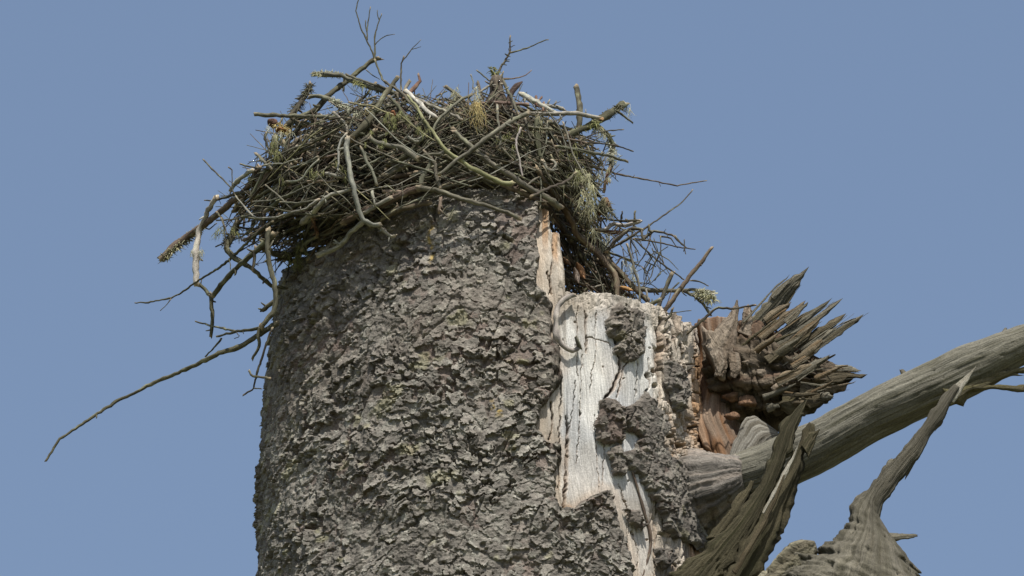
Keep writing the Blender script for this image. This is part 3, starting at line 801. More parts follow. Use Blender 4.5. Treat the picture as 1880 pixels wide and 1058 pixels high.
def lump(name, u, v, y, r, seed, c1, c2, parent, sq=(1, 1, 1), mat=None, faceted=True):
    n, m = 22, 14
    ph = np.linspace(0, 2 * math.pi, n, endpoint=False); la = np.linspace(-1.45, 1.45, m)
    PH, LA = np.meshgrid(ph, la)
    X = np.cos(PH) * np.cos(LA); Y = np.sin(PH) * np.cos(LA); Zz = np.sin(LA)
    rs = np.random.RandomState(seed)
    nn = rs.randn(11, 3); nn /= np.linalg.norm(nn, axis=1)[:, None]
    dirs = np.stack([X, Y, Zz], -1)
    rr = np.full(X.shape, 1.5)
    for k in range(11):
        dt = dirs @ nn[k]
        rr = np.where(dt > 0.05, np.minimum(rr, (0.55 + 0.5 * rs.rand()) / np.maximum(dt, 0.05)), rr)
    if faceted:
        rr = rr * (1 + 0.10 * fbm(X * 4 + seed, Y * 4, Zz * 4, oct=2, seed=seed % 91))
    else:
        rr = 1 + 0.2 * vn(X * 1.5 + seed, Y * 1.5, Zz * 1.5, seed=seed % 91)
    f = 0
    P = np.stack([X * sq[0], Y * sq[1], Zz * sq[2]], -1) * (rr + f)[..., None] * r + at([u], [v], [y])[0]
    V = np.concatenate([P.reshape(-1, 3), P[0].mean(0)[None], P[-1].mean(0)[None]])
    idx = np.arange(n * m).reshape(m, n); nx = np.roll(idx, -1, 1)
    Q = np.stack([idx[:-1], nx[:-1], nx[1:], idx[1:]], -1).reshape(-1, 4)
    tri = np.concatenate([np.stack([nx[0], idx[0], np.full(n, n * m)], -1), np.stack([idx[-1], nx[-1], np.full(n, n * m + 1)], -1)])
    col = mix(c1, c2, sstep(-.5, .5, fbm(V[:, 0] * 30, V[:, 2] * 30, V[:, 1] * 30, oct=2, seed=seed)))
    return link(name, make_mesh(name, V, Q, tri, col=col, gr=V, mat=mat or M_ROT, smooth=not faceted), parent)
LUMPS = [(1375, 668, 10, 2), (1400, 684, 10, 1), (1424, 712, 9, 2), (1362, 704, 11, 4), (1345, 728, 12, 4), (1376, 738, 13, 4), (1350, 764, 10, 4), (1330, 800, 8, 4)]
PAL = [((.08, .064, .044), (.135, .11, .08)), ((.12, .096, .07), (.19, .157, .12)), ((.20, .16, .12), (.25, .205, .16)), ((.10, .07, .048), (.15, .107, .074)), ((.125, .072, .042), (.18, .11, .068))]
for i, (u, v, r, c) in enumerate(LUMPS):
    y = np.interp(u, [1300, 1500], [-.17, -.24]) - 0.002 * 0
    lump('wood_chunk', u, v, y - (0.008 if c != 4 else -0.02), r / PPM, 300 + i, PAL[c][0], PAL[c][1], stub, sq=(1.3, .6, .75))

rs = np.random.RandomState(4242)
k = 0
while k < 16:
    u = rs.uniform(1350, 1520); v = rs.uniform(612, 755)
    topv = np.interp(u, [1345, 1420, 1500, 1540], [618, 622, 662, 676]); botv = np.interp(u, [1345, 1440, 1500, 1540], [765, 762, 742, 715])
    if not (topv < v < botv): continue
    f = (v - topv) / (botv - topv)
    if u < 1390 and f > .3: continue
    if f > .55 and rs.rand() < .55: continue
    ang = math.radians(36 - 34 * f + rs.randn() * 7)
    ln = rs.uniform(35, 120) * (1 - .6 * f); w = rs.uniform(1.8, 5) if rs.rand() < .6 else rs.uniform(5, 9)
    if u + ln * math.cos(ang) > 1578: continue
    dx, dy = math.cos(ang), -math.sin(ang)
    sk = rs.choice([-1, 1]); tp = rs.uniform(-.2, .5)
    ta = np.array([0, .3, .6, .85, 1.0]); wa = np.array([1, 1, .95, .8, tp if sk > 0 else .7]); wb = np.array([1, 1, .9, .75, .75 if sk > 0 else tp])
    kink = np.cumsum(rs.randn(5)) * .8
    A = [(u + dx * ln * t + dy * w * q, v + dy * ln * t - dx * w * q + j) for t, q, j in zip(ta, wa, kink)]
    B = [(u + dx * ln * t - dy * w * q, v + dy * ln * t + dx * w * q + j) for t, q, j in zip(ta, wb, kink)]
    front = .045 + .075 * math.sqrt(max(0, 1 - (2 * f - 1) ** 2)) * np.interp(u, [1345, 1560], [1, .5])
    y0 = np.interp(u, [1300, 1560], [-.10, -.2]) - front
    blade(A, B, [y0 + .03, y0 - rs.uniform(0, .03)], 5000 + k * 3, [0, 1, 3, 3, 1, 5, 6, 0][rs.randint(8)], ratio=.5, rows=22, sides=11, ej=.25)
    k += 1

# broken limb leaning up in front
fl = loft('broken_limb', [(1150, 1300), (1180, 1180), (1232, 1062), (1300, 1000), (1352, 948), (1392, 895), (1414, 845), (1431, 786), (1453, 756), (1475, 738)],
     [(1290, 1320), (1310, 1180), (1345, 1075), (1375, 1005), (1408, 935), (1432, 882), (1450, 832), (1462, 793), (1471, 765), (1478, 741)], [-.36, -.46, -.54, -.58, -.6, -.6], ratio=.5, rows=180, sides=96, smooth=.2, gl=1.6, gw=.07, jag=.02,
     grain=.10, groove=.20, lump=.05, edge_jag=.30, c1=(.042, .037, .020), c2=(.075, .065, .038), c3=(.032, .031, .013), mat=M_LIMB, seed=31, gfreq=11, label='dark splintered limb leaning up in front of the thick limb')
FLB = [([(1225, 1300), (1272, 1160), (1318, 1068), (1362, 990), (1399, 920), (1434, 850), (1462, 800), (1480, 773)], [(1330, 1310), (1350, 1160), (1386, 1068), (1424, 1000), (1450, 932), (1467, 886), (1487, 830), (1499, 799), (1496, 782)], -.585, 5, 'limb_half'),
       ([(1470, 815), (1484, 795), (1503, 787)], [(1482, 835), (1496, 808), (1505, 793)], -.60, 5, 'splinter'),
       ([(1300, 990), (1340, 935), (1366, 895), (1376, 883)], [(1330, 990), (1366, 940), (1384, 905), (1386, 886)], -.57, 5, 'splinter'),
       ([(1398, 940), (1430, 882), (1452, 843), (1466, 812)], [(1402, 945), (1436, 888), (1457, 847), (1468, 812)], -.637, 4, 'splinter'),
       ([(1345, 1050), (1390, 972), (1420, 915), (1438, 872)], [(1352, 1056), (1398, 980), (1427, 920), (1442, 873)], -.64, 6, 'splinter'),
       ([(1476, 760), (1474, 748), (1477, 737)], [(1462, 770), (1468, 752), (1474, 738)], -.60, 5, 'splinter')]
for i, (A, B, y, c, nm) in enumerate(FLB):
    blade(A, B, y, 400 + i * 5, c, name=nm, ratio=.5, parent=fl, rows=90, sides=36, ej=.28 if nm == 'limb_half' else .3)

# gnarled limb at the lower right
gl = loft('gnarled_limb', [(1250, 1500), (1320, 1210), (1385, 1102), (1440, 1057), (1490, 1018), (1524, 988), (1546, 962), (1568, 931), (1597, 899), (1616, 870), (1645, 838), (1680, 800), (1712, 752), (1742, 714), (1752, 706)],
     [(1900, 1720), (1800, 1270), (1730, 1125), (1694, 1064), (1662, 1020), (1636, 986), (1613, 957), (1617, 939), (1640, 905), (1668, 862), (1688, 838), (1705, 805), (1732, 770), (1750, 735), (1762, 712)],
     [-.30, -.45, -.55, -.57, -.57, -.58, -.585, -.59, -.59], ratio=.62, rows=220, sides=110, grain=.06, groove=.14, gw=.045, gl=4.5, lump=.10, chunk=.05, rings=.02, edge_jag=.14, c1=(.085, .078, .056), c2=(.135, .124, .096), mat=M_LIMB, seed=41, gfreq=13, smooth=.2,
     label='gnarled limb with a flaring base rising at the lower right')
for A, B, c in (([(1735, 735), (1758, 705), (1791, 673)], [(1752, 742), (1770, 712), (1791, 676)], 4), ([(1600, 900), (1622, 862), (1634, 843)], [(1630, 905), (1644, 866), (1650, 844)], 0), ([(1665, 868), (1672, 850), (1683, 838)], [(1660, 885), (1672, 866), (1684, 842)], 3),
                ([(1612, 974), (1640, 977), (1684, 980)], [(1618, 1000), (1650, 994), (1683, 988)], 0), ([(1722, 778), (1730, 764), (1736, 757)], [(1715, 795), (1727, 782), (1738, 762)], 3)):
    blade(A, B, -.58, int(A[0][0]), c, ratio=.6, parent=gl)
kn = loft('burl', [(1385, 1075), (1424, 1030), (1448, 1004), (1472, 992), (1494, 993)], [(1440, 1085), (1470, 1052), (1494, 1030), (1500, 1012), (1498, 1000)], -.60, ratio=.8, rows=50, sides=36, grain=.12, lump=.2, chunk=.35, c1=(.10, .09, .06), c2=(.19, .175, .125), c3=(.07, .06, .04), mat=M_ROT, seed=51, parent=gl)

# ------------------------------------------------------------------ the nest
nest = empty('stick_nest', (-0.2, -0.1, z_of(380)), 'large untidy nest of dead sticks and lichen piled on the broken trunk', 'nest')
TONE = {'G': (.125, .118, .088), 'P': (.235, .225, .185), 'B': (.105, .080, .058), 'R': (.155, .092, .064), 'D': (.062, .054, .040), 'Y': (.20, .19, .10), 'W': (.37, .35, .305), 'O': (.082, .078, .050), 'K': (.20, .148, .112)}

def nest_y(u, v):
    u = np.asarray(u, float); v = np.asarray(v, float)
    base = -0.70 * np.sqrt(np.clip(1 - ((u - 800) / 425.0) ** 2, 0.02, 1))
    sn = np.clip((u - 890) / 385.0, -0.98, 0.98)
    tr = -0.64 * np.sqrt(1 - sn ** 2) - 0.035
    t = sstep(380, 430, v) * (u < 1000)
    base = base * (1 - t) + np.where(np.abs(u - 890) < 380, tr, base) * t
    s = sstep(985, 1050, u) * sstep(330, 420, v)
    base = base * (1 - s) + (-0.34) * s
    top = 1 - sstep(120, 230, v)
    return base + 0.14 * top

def tube(pts, r0, r1, d, tone, seed, sides=8, step=7.0, wob=1.0, cut=True):
    """stick through photograph pixels pts at the nest's depth; radii in pixels"""
    P = np.asarray(pts, float)
    L = np.hypot(*np.diff(P, axis=0).T).sum()
    n = max(4, int(L / step) + 2)
    c = resample(P, n, .12)
    t = np.linspace(0, 1, n)
    ysm = nest_y(c[:, 0], c[:, 1]) + d
    k = max(1, n // 4)
    pad = np.concatenate([np.full(k, ysm[0]), ysm, np.full(k, ysm[-1])])
    ysm = np.convolve(pad, np.ones(2 * k + 1) / (2 * k + 1), 'valid')
    rs = np.random.RandomState(seed)
    rad = np.interp(t, [0, 1], [r0, r1]) * (.82 if max(r0, r1) > 2.5 else .92)
    for _ in range(2):
        rad *= np.where(t > rs.rand(), 1, 1 + .16 * (rs.rand() - .4))
    rb = max(r0, r1)
    c[1:-1] += (rs.rand(n - 2, 2) - .5) * 0.62 * min(rb, 3.2) * wob
    return tube3(at(c[:, 0], c[:, 1], ysm), rad / PPM, tone, seed, sides)

def tube3(C, rad, tone, seed, sides=8):
    rs = np.random.RandomState(seed % 100000)
    n = len(C)
    T = np.gradient(C, axis=0); T /= np.linalg.norm(T, axis=1)[:, None] + 1e-9
    ref = np.array([0.31, -0.82, 0.47])
    X = np.cross(T, ref); X /= np.linalg.norm(X, axis=1)[:, None] + 1e-9
    Y = np.cross(T, X)
    s = np.concatenate([[0], np.cumsum(np.linalg.norm(np.diff(C, axis=0), axis=1))])
    ph = np.linspace(0, 2 * math.pi, sides, endpoint=False)
    PH, SS = np.meshgrid(ph, s)
    rr = np.ones_like(PH) if sides <= 4 else 1 + 0.22 * vn(np.cos(PH) * 1.5, np.sin(PH) * 1.5, SS * 30 + seed, seed=seed % 97) + 0.10 * vn(SS * 60, SS * 0 + seed % 31, seed=5)
    for _ in range(max(1, n // 6)):
        rr += (0.12 + .3 * rs.rand()) * np.exp(-((SS - s[-1] * rs.rand()) / 0.006) ** 2) * (0.6 + 0.4 * np.cos(PH - rs.rand() * 6.28))
    R = rad[:, None] * rr
    P = C[:, None] + (np.cos(PH) * R)[..., None] * X[:, None] + (np.sin(PH) * R)[..., None] * Y[:, None]
    # broken ends
    for e, sg in ((0, -1), (-1, 1)):
        P[e] += (sg * rad[e] * (0.7 * np.cos(ph - rs.rand() * 6.28) + 0.5 * rs.randn(sides)))[:, None] * T[e][None]
    ts = np.array(TONE[tone]) if isinstance(tone, str) else np.asarray(tone)
    ts = ts * (0.82 + 0.36 * rs.rand()) * (1 + 0.08 * (rs.rand(3) - .5))
    nz = fbm(np.cos(PH) + seed % 13, np.sin(PH), SS * 22, oct=3, seed=seed % 89) if sides > 4 else np.repeat(rs.randn(n, 1) * .4, sides, 1)
    col = ts[None, None] * (1 + 0.22 * nz[..., None])
    if sides > 4:
        nq = fbm(np.cos(PH) * 1.5 + seed % 17, np.sin(PH) * 1.5, SS * 75, oct=2, seed=seed % 61)
        col = col * (1 + .38 * nq[..., None])
        if n > 6:
            col[[0, -1]] = mix(col[[0, -1]], (.42, .33, .22), .5 * np.ones(col[[0, -1]].shape[:2]))
        col = mix(col, ts * .55, 0.6 * sstep(.35, .8, -nq))
        nz = nz * .6 + nq * .7
    col = mix(col, (.24, .25, .155), 0.55 * sstep(.35, .85, nz))
    ends = mix(ts, (.46, .36, .24), .7)
    V = np.concatenate([P.reshape(-1, 3), C[:1] - T[:1] * rad[0] * .2, C[-1:] + T[-1:] * rad[-1] * .2])
    colr = np.concatenate([col.reshape(-1, 3), ends[None], ends[None]])
    gr = np.concatenate([np.stack([np.cos(PH) * .012, np.sin(PH) * .012, SS + (seed % 50)], -1).reshape(-1, 3), [[0, 0, seed % 50]], [[0, 0, s[-1] + seed % 50]]])
    idx = np.arange(n * sides).reshape(n, sides); nx = np.roll(idx, -1, 1)
    Q = np.stack([idx[:-1], nx[:-1], nx[1:], idx[1:]], -1).reshape(-1, 4)
    c0 = n * sides
    tri = np.concatenate([np.stack([nx[0], idx[0], np.full(sides, c0)], -1), np.stack([idx[-1], nx[-1], np.full(sides, c0 + 1)], -1)])
    return V, Q, tri, colr, gr

STICKS = [
# tone r0 r1 depth  points
('G',4.5,4.5,.05,[(467,210),(500,212),(540,213),(585,215),(622,216)]),
('O',5,7,.12,[(698,107),(680,113),(641,146),(605,173),(580,202),(542,219),(523,233)]),
('G',4.5,6,.07,[(574,137),(600,137),(627,138),(644,148),(680,160),(708,166),(730,172)]),
('G',2,2.3,.05,[(636,137),(660,146),(682,154),(713,163)]),
('D',6,6,.12,[(571,153),(557,180),(542,202),(533,213)]),
('G',4,7,.10,[(566,179),(590,176),(610,185),(622,195),(652,202),(664,208),(700,210),(720,211)]),
('G',1.4,1.8,.03,[(593,219),(613,207),(632,200),(661,187),(690,177)]),
('O',3,3,.12,[(651,192),(666,180),(678,168),(690,152)]),
('G',1.6,1.6,.02,[(613,217),(629,234),(641,245)]),
('P',3,3,.01,[(612,206),(625,216),(636,231),(639,245)]),
('W',2.3,2,-.02,[(636,245),(625,258),(621,275),(622,291),(620,320)]),
('P',6,4.6,-.035,[(637,252),(635,274),(639,291),(642,308),(643,328),(650,345),(655,369),(659,388),(667,405),(684,413),(699,411)]),
('P',3.5,3.2,-.035,[(692,413),(700,419),(716,434),(726,433)]),
('P',6,5.5,-.025,[(667,407),(646,425),(634,442),(617,456),(595,464),(582,470)]),
('P',4,6.5,-.02,[(646,346),(627,354),(608,357),(596,364),(586,376),(576,390),(556,407)]),
('R',4,4,-.015,[(572,398),(577,411),(582,425),(583,432)]),
('G',4,4,0,[(584,434),(570,441),(556,452),(553,461)]),
('G',3.5,3.5,.02,[(556,428),(577,428),(595,433),(616,423),(631,412)]),
('B',6.5,8,.02,[(631,409),(653,396),(670,388),(711,371),(745,354),(769,346)]),
('G',5.2,4.2,-.01,[(766,345),(785,347),(801,349),(816,354),(847,365),(900,380),(930,390),(956,402)]),
('G',4.5,3,-.01,[(808,348),(801,322),(798,300),(789,290),(777,277)]),
('G',5,5,0,[(771,345),(775,325),(786,310),(794,295)]),
('G',5,6,-.01,[(679,252),(691,262),(723,269),(742,274),(755,283),(768,292)]),
('G',3.5,3.5,-.01,[(767,290),(779,285),(805,283),(825,277)]),
('G',2.4,3.2,.0,[(705,148),(722,161),(740,173),(759,195),(774,219),(785,239),(793,256),(801,272)]),
('Y',3,6,-.02,[(748,176),(766,198),(779,222),(793,239),(805,258),(818,276),(830,286),(847,295),(864,307),(882,317),(914,333),(931,338),(943,336)]),
('O',1.7,2.4,.0,[(688,109),(695,128),(703,148),(715,156),(740,173)]),
('O',9,4.5,0,[(645,256),(660,241),(677,222),(691,202),(703,180),(717,161),(731,140)]),
('G',4,4,.08,[(753,148),(745,161),(738,176)]),
('R',2.5,5.5,.07,[(768,136),(771,149),(762,160),(752,170),(742,182)]),
('W',5,5,.02,[(743,166),(762,182),(779,199),(801,218)]),
('P',3.6,3.6,.02,[(764,182),(793,195),(822,207),(850,221)]),
('G',4,4.5,.07,[(817,158),(830,168),(852,185)]),
('G',3,3,.0,[(866,174),(848,182),(827,199),(808,216),(796,234),(795,242)]),
('G',4.5,7.5,-.005,[(832,240),(856,261),(874,278),(911,307),(938,322),(970,346),(1005,365),(1030,383)]),
('B',6,7,.0,[(985,310),(1000,335),(1012,352),(1035,380),(1052,412),(1058,430),(1097,465),(1118,490),(1131,508),(1135,552)]),
('G',3.5,5,-.03,[(805,322),(833,298),(860,280),(894,253),(928,229),(948,217),(970,207)]),
('K',4,4,.06,[(872,191),(908,188),(942,191),(970,192)]),
('W',5.8,5.2,.05,[(956,171),(976,184),(1002,198),(1022,209)]),
('P',4.6,4.6,.04,[(970,208),(993,210),(1020,210),(1048,208),(1071,211),(1100,217)]),
('P',4.2,4.2,.08,[(1000,194),(1020,197),(1036,200)]),
('O',6,6.5,.10,[(1058,159),(1061,177),(1064,196),(1065,217),(1062,238)]),
('O',7.5,8.5,.07,[(1148,189),(1129,203),(1105,217),(1085,230),(1058,242),(1037,250)]),
('G',2.4,1.8,.06,[(1136,206),(1148,215),(1162,226)]),
('G',3,3.2,.08,[(1006,223),(1029,232),(1050,238)]),
('O',5,5,.09,[(1092,226),(1104,238),(1116,248),(1126,266),(1124,286),(1121,310)]),
('R',4,3,.09,[(1121,308),(1114,326),(1108,354)]),
('B',3.2,3,.03,[(1017,250),(1043,256),(1076,262)]),
('G',3.6,3.2,.02,[(1019,269),(1048,273),(1078,278),(1116,286),(1152,297)]),
('B',2.8,1.2,.04,[(1037,291),(1077,303),(1109,312),(1136,320),(1166,326),(1212,335),(1242,341),(1280,335),(1297,332)]),
('D',1.2,2.6,.03,[(1272,348),(1262,362),(1242,380),(1189,416),(1151,439),(1125,454)]),
('D',2,1.7,.02,[(1102,401),(1136,405),(1175,405)]),
('W',4,4.4,.03,[(1097,422),(1113,421),(1124,411),(1150,414),(1175,406)]),
('D',4.2,3.6,.0,[(1113,464),(1134,438),(1158,419),(1180,422)]),
('R',4,4,.04,[(1092,422),(1118,427),(1147,426)]),
('D',3.4,2,.01,[(1179,440),(1189,432),(1200,425),(1220,428),(1238,434)]),
('G',3,2.4,.0,[(1151,448),(1158,470),(1166,499),(1174,525),(1175,560)]),
('O',2.6,2.6,.03,[(1102,456),(1134,470),(1160,479)]),
('B',4.2,5.6,.02,[(1307,455),(1280,491),(1251,528),(1215,578)]),
('D',4.6,4.6,.0,[(1235,501),(1219,536),(1205,576)]),
('G',5.5,3,.05,[(1160,527),(1179,531),(1224,535),(1272,532),(1313,537)]),
('G',3.6,3.6,.04,[(1256,535),(1272,543),(1288,554),(1305,578)]),
('O',4.6,4.6,-.02,[(1180,568),(1195,558),(1212,550)]),
('D',3.2,2,-.04,[(1262,612),(1278,598),(1293,586),(1309,570),(1320,565),(1352,567),(1388,560)]),
('B',6.5,6.5,.03,[(1100,460),(1113,475),(1142,504),(1166,531),(1190,552)]),
('W',5.2,7.5,-.02,[(397,363),(385,382),(375,404),(365,425),(362,445),(360,470),(359,490),(361,524)]),
('B',7.5,6.5,.03,[(295,476),(321,452),(348,433),(372,416),(402,392),(433,365),(459,340),(476,305)]),
('W',4.5,5.5,.02,[(424,350),(436,331),(450,321),(467,312)]),
('P',1.5,2.8,-.03,[(433,360),(450,382),(467,399),(482,401),(508,399),(537,390),(562,383),(586,366)]),
('G',3.4,3.4,.0,[(470,283),(484,295),(500,312)]),
('D',1.5,4.2,.03,[(375,368),(399,368),(416,362),(433,355),(460,353)]),
('O',6.4,6,0,[(505,428),(490,443),(459,470),(439,487),(422,505),(402,528),(390,545)]),
('O',5.8,3.4,0,[(389,540),(388,553),(390,580),(389,600),(387,619)]),
('O',4,4,0,[(388,544),(374,529),(362,520)]),
('O',6.5,4,.04,[(436,405),(425,434),(415,456),(428,472),(449,485),(465,495),(483,512),(499,526),(526,529)]),
('O',5.5,6,-.01,[(492,420),(491,440),(492,468),(497,495),(504,522),(507,553),(503,572),(488,590),(479,602)]),
('O',5,3,-.01,[(480,598),(474,616),(477,633),(463,660)]),
('O',4.6,4.6,.0,[(506,552),(495,560),(482,571)]),
('O',5.6,2.4,-.02,[(512,592),(479,612),(445,636),(400,650),(349,675),(281,704),(213,738),(155,776),(108,808),(84,847)]),
('O',3.2,2.2,.0,[(482,603),(460,605),(434,609),(397,618)]),
('P',5,5.5,.08,[(540,272),(555,272),(582,273)]),
('B',3,3.6,.08,[(561,248),(560,266)]),
('P',2,2.2,.0,[(526,333),(545,333),(557,327),(569,308),(586,293)]),
('K',3,3,.01,[(584,290),(599,288),(622,284)]),
('K',3,3,.01,[(564,334),(582,333),(605,334),(618,331)]),
('P',3.6,4.6,.0,[(597,319),(613,322),(630,325)]),
('B',5,5,.02,[(460,369),(474,347),(489,325),(499,308)]),
('O',4.2,4.2,.03,[(463,368),(503,345),(530,334)]),
('B',5,5.5,.04,[(694,331),(728,324),(764,317)]),
('B',4,4.4,.05,[(712,339),(735,333),(762,326)]),
('K',4,4,.03,[(704,353),(722,353),(744,353)]),
('G',6,6,.03,[(709,323),(735,308),(754,301)]),
('O',7,7,.03,[(712,303),(742,288),(762,274),(778,249)]),
('G',3.6,3.4,-.01,[(663,271),(675,300),(685,315),(692,341)]),
('P',3.2,2.6,-.01,[(683,352),(687,376)]),
('G',4.5,4.5,.01,[(660,262),(677,251),(690,238)]),
('G',3,3,.02,[(694,252),(722,242)]),
('P',3.2,3.2,.0,[(749,252),(758,257),(768,261)]),
('P',5,5,.01,[(765,262),(780,250)]),
('B',3,3,.02,[(811,342),(839,332),(880,324)]),
('K',3.6,3.2,-.005,[(809,364),(806,391)]),
('O',6,5.5,.02,[(986,216),(986,251),(990,285),(996,297)]),
('P',4,2.8,.0,[(995,294),(1005,311),(1016,314),(1021,300),(1012,293)]),
('B',3.6,3.6,.03,[(926,299),(955,300),(990,299)]),
('D',3.2,2.8,-.03,[(974,362),(1008,346),(1040,334),(1058,316)]),
('B',2.2,2.2,.0,[(1012,258),(1020,278),(1028,297)]),
('O',3,3,.06,[(1009,223),(1001,238)]),
('D',3,1.6,.07,[(913,137),(922,120),(932,104),(937,92),(936,77),(937,66)]),
('G',2.8,3.2,.04,[(919,138),(928,157),(937,176),(944,189),(952,212)]),
('B',3,3.4,.06,[(877,152),(880,166),(886,182)]),
('R',2.6,3,.05,[(984,178),(985,196)]),
('R',2.8,3,.05,[(998,188),(997,205)]),
('O',5,4,.08,[(560,232),(548,228),(536,218)]),
('G',5,5,.09,[(592,213),(588,235),(580,262)]),
('O',4,4,.10,[(612,226),(598,248),(588,270)]),
('O',3.5,3.5,.09,[(640,225),(618,240),(602,262)]),
('O',6,5,.02,[(506,250),(508,283),(504,312)]),
('O',4.5,4.5,.01,[(497,300),(478,330),(462,362)]),
('G',4,4,.03,[(538,300),(520,330),(490,370)]),
('O',4,4,.03,[(520,260),(530,285),(545,300)]),
('B',5,5,.05,[(540,420),(505,440),(470,462)]),
('O',5,5,.02,[(480,440),(500,465),(540,480)]),
('D',4,3,.0,[(470,452),(466,478),(464,497)]),
('B',6,6,.02,[(700,402),(735,385),(790,372)]),
('P',5,5,.01,[(668,392),(700,372),(720,362)]),
('B',7,6,.03,[(905,330),(950,350),(1000,372)]),
('D',7,7,.06,[(1000,375),(1040,430),(1080,490)]),
('B',4,4,.05,[(1040,470),(1070,505),(1110,545)]),
('O',3.5,3.5,.05,[(1060,545),(1090,520),(1105,490)]),
]
